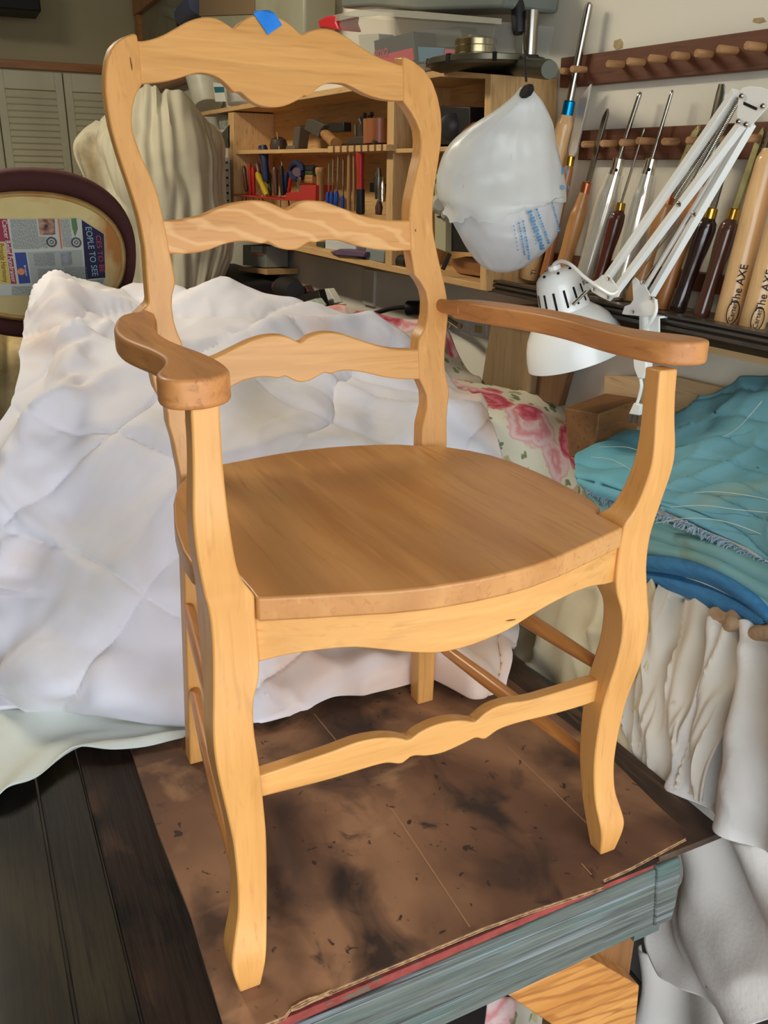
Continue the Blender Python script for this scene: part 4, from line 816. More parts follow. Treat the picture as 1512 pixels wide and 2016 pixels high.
# ---- plastic carrier bag hanging from a clip
bagm = M('bag_plastic', (204, 203, 200), (182, 182, 184), (6, 6, 6), rough=.35, bump=1., bscale=9, bstretch=(1, 1, .5), alpha=.93, spots=(((188, 204, 214), (5, 5, 8), .58, .66), ((120, 160, 190), (30, 30, 12), .69, .73)))
XG = .60
ROW = [(172, 1033, 9), (185, 1034, 20), (200, 1032, 34), (220, 1024, 52), (245, 1010, 76), (270, 996, 94), (300, 988, 108), (330, 986, 117), (360, 986, 122), (390, 988, 121), (415, 992, 113), (440, 996, 104), (465, 1000, 94), (490, 998, 78), (510, 994, 60), (528, 990, 36), (536, 988, 12)]
def bag(rows, dx, sq, seg=72):
    rg = []; y0, y1 = rows[0][0], rows[-1][0]
    tab = smooth_tab([tuple(map(float, r_)) for r_ in rows], 4)
    for py, cx, hw in tab:
        c = X(cx, py, XG+dx); w = wpx(2*hw, c); side = (Vector((CR.x, CR.y, 0))).normalized(); dep = Vector((-side.y, side.x, 0))
        ring = []
        for i in range(seg):
            q = i*6.28319/seg; p = c+side*math.cos(q)*w+dep*math.sin(q)*w*sq
            up = (py-y0)/(y1-y0)
            f = 1+.05*noise.noise(p*18)+.035*ridge(Vector((q*1.6, up*2.2, 0)), 2.2, 3.)-.05*abs(math.sin(q*5+up*3))*(1-up)*.8
            if abs(math.cos(q)) > .93: f = 1+(f-1)*.3
            ring.append(c+(p-c)*f)
        rg.append(ring)
    return G().loft(rg)
br = root('plastic_bag', X(988, 536, XG), 'stuffed translucent white plastic bag with blue print hanging from a black clip', 'bag')
bag(ROW, 0, .62).mk('bag_body', bagm, br, ang=80)
SK = [r_ for r_ in ROW if r_[0] <= 415]+[(440, 984, 112)]
gs = bag(SK, 0, .62, 72)
c0 = X(988, 380, XG)
for i, v_ in enumerate(gs.v):
    c = c0.copy(); c.z = v_.z; gs.v[i] = c+(v_-c)*1.035
nr = len(gs.v)//72; sd_ = Vector((CR.x, CR.y, 0)).normalized()
for rr in range(nr-7, nr):
    k_ = (rr-(nr-8))/7
    for i in range(72):
        v_ = gs.v[rr*72+i]; t_ = (v_-c0).dot(sd_)
        v_.z += k_*((t_*.50 if t_ > -.02 else -.02-(t_+.02)*.35)+.006*math.sin(i*.7)+.003*math.sin(i*1.9))
gs.f = [f_ for f_ in gs.f if len(f_) == 4]
gs.mk('bag_top', M('bag_top_plastic', (226, 226, 220), (212, 214, 210), (6, 6, 6), rough=.3, bump=1., bscale=7, alpha=.84), br, ang=80)
overf = [(385, 984, 118), (405, 982, 116), (420, 978, 110), (436, 968, 96), (447, 958, 78), (455, 945, 52)]
BPR = M('blue_print', (70, 140, 190), rough=.6)
def surf(px, py, w_=120):  # point on the bag's front
    for rr in range(1):
        t = smooth_tab([tuple(map(float, r_)) for r_ in ROW], 4)
    b_ = min(t, key=lambda r_: abs(r_[0]-py)); c = X(b_[1], py, XG); w = wpx(2*b_[2], c); s = (px-b_[1])/b_[2]; s = max(-.97, min(.97, s))
    side = (Vector((CR.x, CR.y, 0))).normalized(); dep = Vector((-side.y, side.x, 0))
    if dep.dot(CAM-c) < 0: dep = -dep
    return c+side*s*w*1.02+dep*math.sqrt(1-s*s)*w*.62*1.10+dep*.003
for (p0, p1, w_) in (((1030, 412), (1062, 490), .0085), ((1043, 408), (1074, 478), .004), ((1010, 434), (1026, 500), .003), ((1018, 430), (1036, 510), .003), ((1001, 440), (1012, 490), .002), ((1074, 395), (1098, 455), .003), ((1033, 430), (1046, 478), .0018)):
    g = G(); N_ = 13
    for k in range(N_):
        if k % 2 == 0 or w_ > .0025:
            t0, t1 = k/N_, (k+.72)/N_
            a_ = surf(p0[0]+(p1[0]-p0[0])*t0, p0[1]+(p1[1]-p0[1])*t0); b_ = surf(p0[0]+(p1[0]-p0[0])*t1, p0[1]+(p1[1]-p0[1])*t1)
            s_ = (b_-a_).cross(CAM-a_).normalized()*w_*.5*(.55 if k % 3 == 1 else 1); g.add([a_-s_, b_-s_, b_+s_, a_+s_], [(0, 1, 2, 3)])
    g.mk('blue_lettering', BPR, br)
text('lettering', 'n', surf(1096, 333), CR, CU, .03, BPR, br); text('lettering', 'on', surf(1092, 366), CR, CU, .018, BPR, br)
G().tube([X(1034, 100, XG+.03), X(1034, 140, XG), X(1036, 160, XG-.005)], .0022, 6).mk('hook', BLK, br)
G().prism([X(a_, b_, XG-.02) for a_, b_ in ((1030, 168), (1040, 164), (1043, 176), (1036, 188), (1026, 194), (1020, 188), (1024, 176))], (.012, 0, 0)).mk('clip', BLK, br, bevel=.003)
# ---- small things low on the wall
PLATE = M('ivory_plate', (226, 224, 210), rough=.4)
o = root('wall_outlet', X(935, 640, XW), 'pale wall outlet plate below the right armrest, behind the lamp shade', 'outlet')
G().prism([X(a_, b_, XW-.006) for a_, b_ in ((926, 604), (958, 609), (957, 666), (925, 659))], (.006, 0, 0)).mk('cover_plate', PLATE, o, bevel=.002)
for b0 in (622, 648): G().prism([X(a_, b_, XW-.009) for a_, b_ in ((934, b0-8), (949, b0-6), (949, b0+8), (934, b0+6))], (.003, 0, 0)).mk('socket', M('socket_tan', (190, 176, 120), rough=.5), o, bevel=.0015)
o = G().prism([X(a_, b_, XW-.012) for a_, b_ in ((715, 528), (737, 533), (734, 604), (713, 599))], (.012, 0, 0)).mk('wall_plate', PLATE, bevel=.003); tag(o, 'narrow painted wall cover under the tool cabinet', 'plate')
cdm = M('black_rubber', (20, 20, 22), rough=.5)
o = root('extension_lead', X(828, 608, XW-.03), 'thick black power cord with a chunky plug behind the comforter', 'cord')
G().tube([X(640, 600, .88), X(665, 620, .86), X(700, 626, .86), X(740, 616, .87), X(775, 607, .89), X(806, 605, .905)], .0075, 10, 6).mk('cord', cdm, o)
G().lathe(X(802, 607, .90), X(832, 607, .93), [(0, .019), (.06, .024), (.94, .024), (1, .02)], 20).mk('plug', cdm, o)
o = root('chrome_lever', X(892, 640, XW-.02), 'short chrome handle sticking out beside the chair post', 'handle')
G().lathe(X(884, 628, .90), X(905, 642, .87), [(0, .0085), (1, .0085)], 16).mk('bar', CHROME, o); G().tube([X(884, 646, XW-.004), X(886, 640, .92), X(888, 634, .89)], .005, 8).mk('bracket', STEELD, o)
LB = wood('leaning_board', (150, 126, 92), (130, 106, 74), 'z', fine=.4, rough=.7, coat=0); LB2 = wood('leaning_board_dark', (120, 88, 58), (98, 70, 44), 'z', fine=.4, rough=.7, coat=0)
for q, x, m, lab in ((((972, 600), (1065, 600), (1040, 790), (945, 770)), .86, LB, 'grey brown board leaning on the wall behind the lamp shade, the left one'), (((1068, 640), (1140, 650), (1100, 800), (1038, 780)), .88, LB2, 'darker board leaning on the wall, half hidden by the lamp shade')):
    o = G().prism([X(*a_, x) for a_ in q], (.02, 0, 0)).mk('plank_offcut', m, bevel=.002); tag(o, lab, 'board')
q = [Vector(v) for v in (X(1104, 792, .80), X(1184, 814, .78), X(1178, 872, .78), X(1128, 900, .80))]
o = G().prism([X(1110, 803, .78), X(1179, 815, .78), X(1168, 905, .78), X(1120, 900, .78)], (.14, .03, .015)).mk('wood_block', wood('beam_block', (140, 98, 58), (116, 80, 46), 'x', fine=.5, rough=.6, coat=0), bevel=.003); tag(o, 'thick wooden block on its side between floral cloth and blue blanket', 'block')
o = G().prism([X(1190, 740, .93), X(1330, 742, .93), X(1440, 768, .93), X(1420, 860, .93), X(1190, 830, .93)], (.015, 0, 0)).mk('panel_offcut', wood('birch_panel', (206, 176, 134), (192, 160, 118), 'y', fine=.3, rough=.7, coat=0), bevel=.001); tag(o, 'pale plywood panel standing against the wall behind the blue blanket', 'board')

SC = M('bare_plaster', (196, 172, 128), (170, 146, 104), (60, 60, 60), rough=.9)
for k, (q, lab) in enumerate((([(1209, 80), (1222, 76), (1226, 84), (1225, 94), (1212, 98), (1208, 92)], 'small brown scar in the wall paint above the upper rack, the left one'), ([(1484, 36), (1502, 34), (1508, 42), (1494, 46), (1482, 43)], 'small brown scar in the wall paint near the upper right corner'))):
    o = G().prism([X(a, b, XW-.0012) for a, b in q], (.0012, 0, 0)).mk('paint_scar', SC); tag(o, lab, 'stain')
# ================================================================== TOOL CABINET AND ITS CONTENTS
BIR = wood('birch_ply', (212, 172, 118), (196, 154, 100), 'y', fine=.4, rough=.6, coat=.05); BIRZ = wood('birch_ply_upright', (212, 172, 118), (198, 156, 102), 'z', fine=.4, rough=.6, coat=.05)
XC = .76
cab = root('tool_cabinet', (XW, 2.3, .56), 'long open birch tool cabinet fixed to the right wall', 'cabinet')
def cq(nm, pts, thick, m=BIR, dx=0, x=XC, par=cab): return G().prism([X(a, b, x+dx) for a, b in pts], (thick, 0, 0)).mk(nm, m, par, bevel=.0015)
DP = XW-XC-.004
cq('top_board', [(392, 221), (620, 180), (867, 137), (955, 145), (955, 154), (867, 151), (620, 192), (392, 229)], DP)
cq('back_panel', [(447, 215), (867, 145), (955, 148), (955, 565), (750, 535), (560, 490), (452, 463)], .004, x=XC+DP-.006)
cq('left_side', [(449, 222), (459, 221), (461, 465), (452, 462)], DP, BIRZ)
cq('bottom_board', [(450, 452), (588, 481), (763, 521), (945, 558), (945, 571), (763, 534), (588, 495), (450, 464)], DP)
cq('divider', [(763, 168), (776, 166), (771, 525), (758, 522)], DP, BIRZ)
cq('shelf', [(461, 296), (650, 292), (763, 287), (763, 295), (650, 300), (461, 304)], DP-.03, dx=.01)
cq('shelf', [(774, 293), (838, 291), (955, 283), (955, 294), (838, 300), (774, 302)], DP-.02)
cq('end_panel', [(955, 145), (967, 146), (957, 573), (944, 571)], DP-.0, BIRZ)
q0 = [X(955, 145, XC), X(955, 145, XC)+Vector((DP, 0, 0))]
cq('chisel_holder', [(645, 288), (760, 284), (760, 297), (645, 301)], .035, dx=-.028)
DRK = wood('dark_notch', (120, 80, 48), (100, 64, 38), 'z', rough=.8, coat=0)
for k in range(8): cq('holder_notch', [(655+k*13.5, 287.5-k*.45), (658.5+k*13.5, 287.3-k*.45), (658.5+k*13.5, 300-k*.45), (655+k*13.5, 300.2-k*.45)], .004, DRK, dx=-.0295)
# contents -----------------------------------------------------------
def col(n, c, r=.5, mt=0): return M(n, c, rough=r, metal=mt)
C_RED, C_BLU, C_BLK, C_YEL, C_NAVY, C_GRN = col('tool_red', (176, 40, 34), .4), col('tool_blue', (30, 70, 150), .4), col('tool_black', (30, 28, 28), .5), col('tool_yellow', (176, 148, 30), .45), col('tool_navy', (28, 38, 72), .5), col('tool_green', (56, 70, 40), .5)
C_WOOD = wood('tool_wood', (176, 130, 78), (150, 104, 60), 'z', rough=.5); C_DW = wood('tool_dark_wood', (96, 54, 36), (70, 38, 28), 'z', rough=.5)
c5 = lambda x, y: (430+x*.2315, 200+y*.2315)
def mallet(nm, top, bot, w, m, lab, cat, prof, x=XC+.06, extra=None, grp=None, raw=False):
    f = (lambda *a: a) if raw else c5
    a, b = X(*f(*bot), x), X(*f(*top), x); r = root(nm, a, lab, cat, grp)
    R_ = wpx(w*(1 if raw else .2315), a)
    G().lathe(a, b, [(t, q*R_) for t, q in prof], 16).mk('handle', m, r, ang=50)
    return r, a, b, R_
CY = [(0, .9), (.05, 1), (.5, .9), (.95, 1), (1, .8)]
# chisels with blue handles
for k, (t, b, w) in enumerate((((940, 520), (928, 900), 38), ((975, 480), (962, 910), 38), ((1018, 460), (1000, 915), 42), ((1060, 480), (1055, 925), 34))):
    fe = (t[0]+(b[0]-t[0])*.72, t[1]+(b[1]-t[1])*(.66 if k < 3 else .72))
    a, f1, tp = X(*c5(*b), XC-.01), X(*c5(*fe), XC-.01), X(*c5(*t), XC-.01)
    r = root('wood_chisel', a, ['blue handled chisel nearest the turned wooden handle', 'blue handled chisel, second of the four from the left', 'blue handled chisel with the tallest blade of the four', 'blue handled chisel, rightmost of the four'][k], 'chisel', 'blue handled chisels in the cabinet')
    R_ = wpx(w*.2315, a); G().lathe(a, f1, [(0, .8), (.1, 1), (.8, 1), (1, .6)] and [(0, .8*R_), (.1, R_), (.8, R_), (1, .6*R_)], 12).mk('handle', C_BLU, r)
    e = (tp-f1); s = e.normalized().cross(Vector((-1, 0, 0))).normalized()*wpx(22*.2315, a)
    G().prism([f1-s*.3, f1+e*.25-s*.3, f1+e*.32-s, tp-s, tp+s*1-e*.08, f1+e*.32+s, f1+e*.25+s*.3, f1+s*.3], (.004, 0, 0)).mk('blade', STEEL, r)
for k, (t, b, w, lab) in enumerate((((1112, 440), (1110, 930), 40, 'pale wooden handle hanging left of the red hammer'), ((1152, 440), (1155, 930), 28, 'thin wooden handle touching the red hammer'))):
    mallet('wooden_rod', t, b, w, C_WOOD, lab, 'rod', [(0, .8), (.3, 1), (.7, .8), (1, .7)], x=XC-.01)
r, a, b, R_ = mallet('hammer', (1205, 435), (1207, 745), 74, C_RED, 'red and black handled hammer hanging in the cabinet', 'hammer', [(0, .86), (.4, .75), (.9, 1), (1, .9)], x=XC-.015)
g_ = X(*c5(1208, 960), XC-.015); G().lathe(g_, a, [(0, .9*R_), (.1, 1.05*R_), (1, 1.0*R_)], 16).mk('rubber_grip', C_BLK, r)
r, a, b, R_ = mallet('turned_mallet', (868, 560), (866, 860), 72, C_WOOD, 'turned wooden mallet standing beside the blue chisels', 'mallet', [(0, 1), (.1, .92), (.75, .9), (.84, 1.2), (.95, 1.25), (1, 1.1)], x=XC+.01)
for i, (t, b, w, m, lab, cat) in enumerate((
    ((385, 370), (405, 680), 74, C_NAVY, 'navy blue pliers handles raised above the screwdrivers', 'pliers'), ((350, 380), (420, 690), 40, C_NAVY, 'dark blue tool handle just left of the pliers', 'tool'),
    ((150, 600), (190, 780), 110, C_BLK, 'chunky black tool at the left end of the red rack', 'tool'), ((215, 550), (240, 760), 40, C_DW, 'brown screwdriver beside the chunky black tool', 'screwdriver'),
    ((262, 520), (272, 790), 30, C_RED, 'short dull red screwdriver third along the rack', 'screwdriver'), ((295, 560), (300, 800), 44, C_RED, 'brightest red screwdriver in the rack', 'screwdriver'),
    ((330, 610), (415, 800), 58, C_YEL, 'mustard yellow screwdriver leaning to the right', 'screwdriver'), ((330, 520), (350, 640), 50, C_DW, 'dark round handle behind the mustard screwdriver', 'screwdriver'),
    ((430, 600), (440, 800), 40, C_GRN, 'olive screwdriver in the middle of the rack', 'screwdriver'), ((478, 560), (490, 800), 54, C_DW, 'wide reddish brown screwdriver mid rack', 'screwdriver'),
    ((535, 545), (545, 800), 40, C_BLK, 'slim black screwdriver mid rack', 'screwdriver'), ((580, 600), (570, 790), 44, C_NAVY, 'navy screwdriver left of the wire wheel', 'screwdriver'), ((620, 640), (600, 770), 36, C_RED, 'small red handle above the red tray', 'screwdriver'))):
    mallet('screwdriver' if cat != 'pliers' else 'pliers', t, b, w, m, lab, cat, [(0, .7), (.15, .95), (.5, .8), (.85, 1), (1, .6)], x=XC+.03+.015*(i % 3))
rk = root('screwdriver_rack', X(*c5(90, 790), XC), 'thin red rail rack with shallow tray holding the screwdrivers', 'rack')
cq('rail', [c5(85, 783), c5(560, 828), c5(560, 842), c5(85, 795)], .09, C_RED, dx=-.01, par=rk)
cq('tray', [c5(575, 775), c5(695, 765), c5(690, 712), c5(825, 708), c5(825, 845), c5(560, 842)], .07, C_RED, dx=-.012, par=rk)
for i, px in enumerate((160, 205, 232, 310, 345, 372, 415, 530, 590)): G().tube([X(*c5(px, 800), XC+.03), X(*c5(px+(i % 3-1)*14, 900), XC+.03)], .003, 6).mk('shaft', STEEL, rk)
o = G().tube([X(*c5(497, 260), XC+.05), X(*c5(520, 420), XC+.05), X(*c5(545, 560), XC+.05)], .003, 6).mk('thin_rod', C_WOOD); tag(o, 'thin pale rod rising above the screwdriver rack', 'rod')
o = root('wire_wheel', X(*c5(670, 700), XC+.05), 'round blue and brown wire wheel with coiled cord above the red tray', 'wheel')
G().tube([X(*c5(665+48*math.cos(q), 590+68*math.sin(q)), XC+.02) for q in [i*.2618 for i in range(25)]], .011, 8).mk('rim', C_NAVY, o); G().lathe(X(*c5(668, 600), XC+.05), X(*c5(668, 600), XC), [(0, .02), (1, .016)], 14).mk('hub', C_DW, o); G().tube([X(*c5(690, 640), XC), X(*c5(680, 700), XC-.005), X(*c5(700, 760), XC)], .006, 6).mk('lever', STEEL, o)
for k, (yy, m) in enumerate(((575, C_BLK), (603, C_GRN), (640, C_WOOD), (668, C_WOOD))):
    o = G().lathe(X(*c5(725, yy), XC+.05), X(*c5(825, yy+4), XC+.03), [(0, .012), (.1, .015), (.9, .015), (1, .012)], 12).mk('stone_stick', m); tag(o, ['black stick topmost in the pile', 'dark green stick second in the pile', 'upper pale wooden stick in the pile', 'lowest pale wooden stick in the pile'][k]+' beside the turned mallet', 'stick', 'sharpening sticks in a pile')
# shelf above
r = root('axe', X(*c5(1010, 370), XC+.02), 'small hatchet with a dark head leaning on the cabinet shelf', 'axe')
G().lathe(X(*c5(1000, 362), XC), X(*c5(870, 235), XC+.02), [(0, .020), (.1, .018), (.8, .017), (1, .019)], 14).mk('handle', C_WOOD, r); G().tube([X(*c5(905+14*0, 262), XC+.014), X(*c5(893, 290), XC+.012)], .0195, 10).mk('band', C_BLK, r) if False else None
G().prism([X(*c5(*p), XC-.005) for p in ((755, 145), (800, 150), (900, 200), (868, 240), (850, 310), (725, 235))], (.022, 0, 0)).mk('axe_head', col('axe_iron', (74, 66, 56), .6), r, bevel=.003)
o = G().prism([X(*c5(*p), XC+.10) for p in ((690, 205), (1062, 175), (1065, 255), (950, 262), (830, 262), (700, 275))], (.03, 0, 0)).mk('drill_case', C_BLK, bevel=.003); tag(o, 'black box shaped tool lying behind the hatchet head', 'case')
o = G().prism([X(*c5(*p), XC+.06) for p in ((640, 218), (690, 210), (690, 240), (675, 400), (625, 400), (640, 260))], (.04, 0, 0)).mk('angle_bracket', col('grey_tool', (88, 78, 66), .6), bevel=.003); tag(o, 'grey upright bracket on the shelf left of the hatchet', 'bracket')
o = G().lathe(X(*c5(512, 408), XC+.06), X(*c5(512, 300), XC+.06), [(0, .034), (.3, .036), (.8, .03), (1, .012)], 18).mk('oil_can', col('can_dark', (66, 52, 44), .5)); tag(o, 'small dark round can on the shelf behind the thin rod', 'can')
o = G().prism([X(*c5(*p), XC+.05) for p in ((575, 375), (640, 372), (645, 405), (570, 408))], (.05, 0, 0)).mk('grey_block', col('grey_tool2', (96, 86, 74), .7), bevel=.004); tag(o, 'low grey block between the dark can and the bracket', 'block')
o = G().prism([X(*c5(*p), XC+.02) for p in ((1025, 370), (1090, 330), (1150, 298), (1220, 290), (1290, 300), (1320, 335), (1320, 368))], (.08, 0, 0)).mk('sanding_pad', col('pad_brown', (58, 44, 38), .8), bevel=.006); tag(o, 'dark domed pad on the shelf before the steel cup', 'pad')
r = root('steel_cup', X(*c5(1240, 290), XC+.06), 'shiny steel cup full of dark burrs on the shelf', 'cup')
G().lathe(X(*c5(1245, 340), XC+.08), X(*c5(1243, 200), XC+.08), [(0, .034), (1, .034)], 24).mk('cup', CHROME, r)
for i in range(6): G().tube([X(*c5(1225+i*12, 210), XC+.07+.004*(i % 3)), X(*c5(1205+i*20, 150-(i % 3)*26), XC+.07)], [.003, .007], 6).mk('burr', C_BLK, r)
o = G().lathe(X(*c5(1370, 358), XC+.06), X(*c5(1370, 150), XC+.06), [(0, .050), (1, .050)], 28).mk('wooden_pot', C_WOOD if False else wood('terracotta_wood', (158, 98, 60), (136, 80, 46), 'z')); tag(o, 'reddish brown round pot at the right end of the shelf', 'pot')
r = root('marking_knife', X(*c5(1360, 900), XC), 'steel and rosewood marking tools hanging at the cabinet divider', 'tool')
G().box(tuple(X(*c5(1410, 775), XC+.04)), tuple(X(*c5(1285, 690), XC+.04)+Vector((.02, 0, 0)))).mk('holder', C_BLK, r) if False else cq('holder', [c5(1285, 690), c5(1405, 700), c5(1400, 775), c5(1285, 770)], .03, C_BLK, dx=.02, par=r)
for px, t, b, m in ((1360, 565, 830, STEELD), (1390, 640, 850, CHROME), (1362, 840, 960, C_DW), (1350, 600, 700, C_BLK)): G().lathe(X(*c5(px, b), XC), X(*c5(px+(3 if m is not C_DW else 6), t), XC), [(0, .010), (.5, .012), (1, .006)], 10).mk('shaft' if m is not C_DW else 'handle', m, r)
# bottom compartment
def bx4(nm, pts, m, lab, cat, x=XC+.03, th=.1): o = G().prism([X(a, b, x) for a, b in pts], (th, 0, 0)).mk(nm, m, bevel=.003); return tag(o, lab, cat)
bx4('parts_box', [(622, 476), (637, 479), (637, 493), (622, 490)], col('box_dark_green', (52, 64, 56)), 'small dark green box on the cabinet bottom', 'box')
bx4('parts_box', [(640, 472), (700, 478), (700, 500), (640, 490)], col('box_white', (190, 196, 196), .5), 'pale blue and white packets on the cabinet bottom', 'packet')
bx4('magazine', [(648, 496), (668, 490), (720, 496), (716, 507), (662, 503)], col('violet_paper', (98, 76, 100)), 'violet magazine sticking out of the cabinet bottom', 'magazine', x=XC-.01)
bx4('plastic_box', [(720, 488), (757, 494), (755, 518), (719, 512)], col('box_grey', (128, 136, 136), .4), 'grey plastic box in the cabinet bottom corner', 'box', x=XC+.005)
r = root('hose_fitting', X(790, 515, XC+.03), 'chrome and black hose fittings in the small lower compartment', 'fitting')
G().lathe(X(778, 500, XC+.04), X(782, 522, XC+.03), [(0, .012), (.4, .02), (1, .018)], 14).mk('chrome_part', CHROME, r); G().lathe(X(786, 514, XC+.03), X(806, 517, XC+.03), [(0, .018), (1, .02)], 14).mk('black_part', C_BLK, r)
# right section: radio and dark box
r = root('bench_radio', X(900, 480, XC+.02), 'black box with a cream dial panel behind the plastic bag', 'radio')
cq('body', [(864, 345), (950, 340), (946, 498), (868, 494)], .14, C_BLK, dx=.03, par=r)
cq('panel', [(855, 343), (878, 342), (877, 496), (856, 488)], .02, col('cream_panel', (176, 172, 140)), dx=.012, par=r)
for yy, rr in ((357, .012), (402, .026)): G().lathe(X(866, yy, XC+.012), X(866, yy, XC-.01), [(0, rr), (.6, rr), (1, rr*.6)], 18).mk('knob', C_BLK if rr < .02 else col('cream_knob', (190, 188, 170), .4), r)
for c0 in (373, 425): cq('dial_frame', [(859, c0), (875, c0), (875, c0+3), (859, c0+3)], .003, C_BLK, dx=.008, par=r)
o = bx4('speaker_box', [(866, 208), (925, 210), (925, 282), (866, 284)], C_BLK, 'black speaker box on the upper right cabinet shelf', 'speaker', x=XC+.05, th=.12)
G().lathe(X(890, 250, XC+.05), X(890, 250, XC+.038), [(0, .034), (.6, .034), (1, .02)], 22).mk('cone', col('cone', (52, 50, 52), .4), o)
o = G().prism([X(a, b, XC+.02) for a, b in ((900, 275), (905, 255), (925, 240), (945, 236), (945, 280))], (.06, 0, 0)).mk('clay_ball', wood('red_wood_lump', (150, 84, 50), (128, 66, 40), 'z'), bevel=.015, seg=4); tag(o, 'reddish wooden lump peeking out left of the plastic bag', 'lump')
o = bx4('photo_frame', [(812, 215), (822, 212), (824, 286), (812, 288)], C_BLK, 'dark narrow box beside the right chair post on the shelf', 'box')
o = bx4('wood_scraps', [(882, 512), (915, 505), (948, 512), (946, 545), (900, 538)], C_DW if False else wood('scrap_wood', (160, 110, 66), (130, 84, 48), 'y'), 'brown wood scraps in the lower right compartment', 'scraps', x=XC+.06)
G().tube([X(885, 500, XC), X(872, 530, XC-.01)], .006, 8).mk('strut', C_BLK, o)
# things on the cabinet
def lid(p): return p
GREYB = M('grey_plastic', (170, 168, 150), rough=.5)
r = root('white_bucket', X(405, 213, 1.0-.14), 'white plastic tub with a paper label on the left end of the cabinet', 'tub')
G().lathe(X(410, 209, .86), X(398, 140, .86), [(0, .066), (.05, .072), (1, .088)], 32).mk('tub', M('tub_plastic', (214, 210, 190), (196, 190, 166), (8, 8, 8), rough=.4), r)
G().prism([X(a, b, .77) for a, b in ((419, 162), (438, 165), (444, 200), (424, 200))], (.002, 0, 0)).mk('label', M('paper_label', (222, 222, 210), rough=.7), r); G().prism([X(a, b, .768) for a, b in ((421, 171), (440, 171), (441, 181), (423, 182))], (.001, 0, 0)).mk('label_band', col('teal_band', (40, 108, 124), .6), r)
o = G().lathe(X(470, 205, .85), X(466, 160, .85), [(0, .05), (.8, .05), (.9, .04), (1, .04)], 24).mk('glass_jar', M('jar_glass', (196, 196, 184), rough=.12, alpha=.55)); tag(o, 'glass jar beside the white tub under the crest rail', 'jar')
r = root('pale_boxes', X(560, 60, .86), 'large pale grey storage tote standing behind the crest rail', 'tote')
g = G().prism([X(a, b, .80) for a, b in ((392, -30), (598, -30), (598, 100), (398, 125))], (.12, 0, 0)).mk('tote_body', M('tote_grey', (160, 158, 138), (140, 136, 112), (3, 3, 3), rough=.5), r, bevel=.01)
G().prism([X(a, b, .795) for a, b in ((392, -10), (500, -10), (500, 28), (392, 32))], (.004, 0, 0)).mk('tote_panel', M('tote_brown', (126, 104, 78), rough=.6), r, bevel=.003)
r = root('welding_hose', X(350, 60, .82), 'grey and blue vacuum hose fittings at the left end of the cabinet top', 'hose')
G().lathe(X(330, 22, .84), X(352, 30, .84), [(0, .03), (1, .034)], 16).mk('grey_elbow', M('hose_grey', (112, 116, 100), rough=.5), r); G().lathe(X(362, 32, .83), X(392, 6, .83), [(0, .05), (.5, .055), (1, .05)], 18).mk('blue_coupling', M('hose_blue', (70, 76, 100), rough=.5), r); G().lathe(X(362, 60, .84), X(358, 24, .84), [(0, .03), (1, .04)], 14).mk('black_cup', C_BLK, r)
# clear bin with red handles
BINM = M('clear_bin', (206, 208, 200), rough=.15, alpha=.11, spec=.6)
r = root('clear_storage_bin', X(800, 130, .86), 'clear plastic storage bin with a red lid clip above the right chair post', 'bin')
fq = [X(a, b, .765) for a, b in ((668, 30), (975, 42), (962, 118), (676, 165))]
for nm, g in (('bin_wall', G().prism(fq, (.003, 0, 0))), ('bin_wall', G().prism([p+Vector((.16, 0, 0)) for p in fq], (.003, 0, 0))), ('bin_wall', G().prism([fq[0], fq[3], fq[3]+Vector((.16, 0, 0)), fq[0]+Vector((.16, 0, 0))], (0, .003, 0))), ('bin_wall', G().prism([fq[1], fq[2], fq[2]+Vector((.16, 0, 0)), fq[1]+Vector((.16, 0, 0))], (0, -.003, 0)))): g.mk(nm, BINM, r)
rim = M('bin_rim', (196, 196, 184), rough=.3, alpha=.45)
G().prism([X(656, 30, .758), X(700, 20, .758), X(740, 17, .758), X(820, 22, .758), X(980, 36, .758), X(980, 47, .758), X(820, 36, .758), X(740, 30, .758), X(700, 33, .758), X(660, 42, .758)], (.01, 0, 0)).mk('bin_rim', rim, r)
G().prism([X(a, b, .757) for a, b in ((625, 40), (640, 32), (662, 28), (660, 42), (667, 60), (640, 55), (628, 56))], (.08, 0, 0)).mk('red_clip', col('clip_red', (200, 40, 50), .4), r, bevel=.006)
for nm, pts, m, lab, cat, x in (('carton', ((736, 80), (812, 62), (818, 118), (740, 128)), col('carton_black', (52, 50, 50), .6), 'black and red carton lettered nova inside the clear bin', 'box', .79),):
    o = root(nm, X(780, 120, x), lab, cat)
    G().prism([X(*p, x) for p in pts], (.08, 0, 0)).mk('carton_body', m, o, bevel=.002)
    G().prism([X(a, b, x-.002) for a, b in ((738, 112), (812, 94), (815, 118), (745, 130))], (.003, 0, 0)).mk('red_panel', col('carton_red', (200, 50, 70), .5), o)
    p0, p1 = X(736, 106, x-.004), X(772, 97, x-.004); text('lettering', 'nova', p0, p1-p0, (0, 0, 1), .05, col('carton_red', (200, 50, 70), .5), o)
for nm, pts, m, lab in (('carton', ((822, 92), (874, 94), (872, 122), (824, 122)), col('carton_blue', (70, 120, 150), .5), 'blue patterned carton inside the clear bin'), ('carton', ((875, 96), (897, 98), (896, 121), (874, 122)), col('carton_pink', (196, 70, 100), .5), 'small pink carton inside the clear bin, right of the blue one'), ('carton', ((812, 60), (905, 52), (912, 92), (812, 95)), col('carton_grey', (84, 82, 80), .6), 'dark grey carton at the back inside the clear bin'), ('folded_paper', ((705, 68), (745, 66), (745, 110), (710, 112)), col('paper_pale', (190, 186, 170), .7), 'pale folded paper at the left inside the clear bin')):
    o = G().prism([X(*p, .80 if 'grey' not in lab else .86) for p in pts], (.05, 0, 0)).mk(nm, m, bevel=.002); tag(o, lab, 'box' if nm == 'carton' else 'paper')
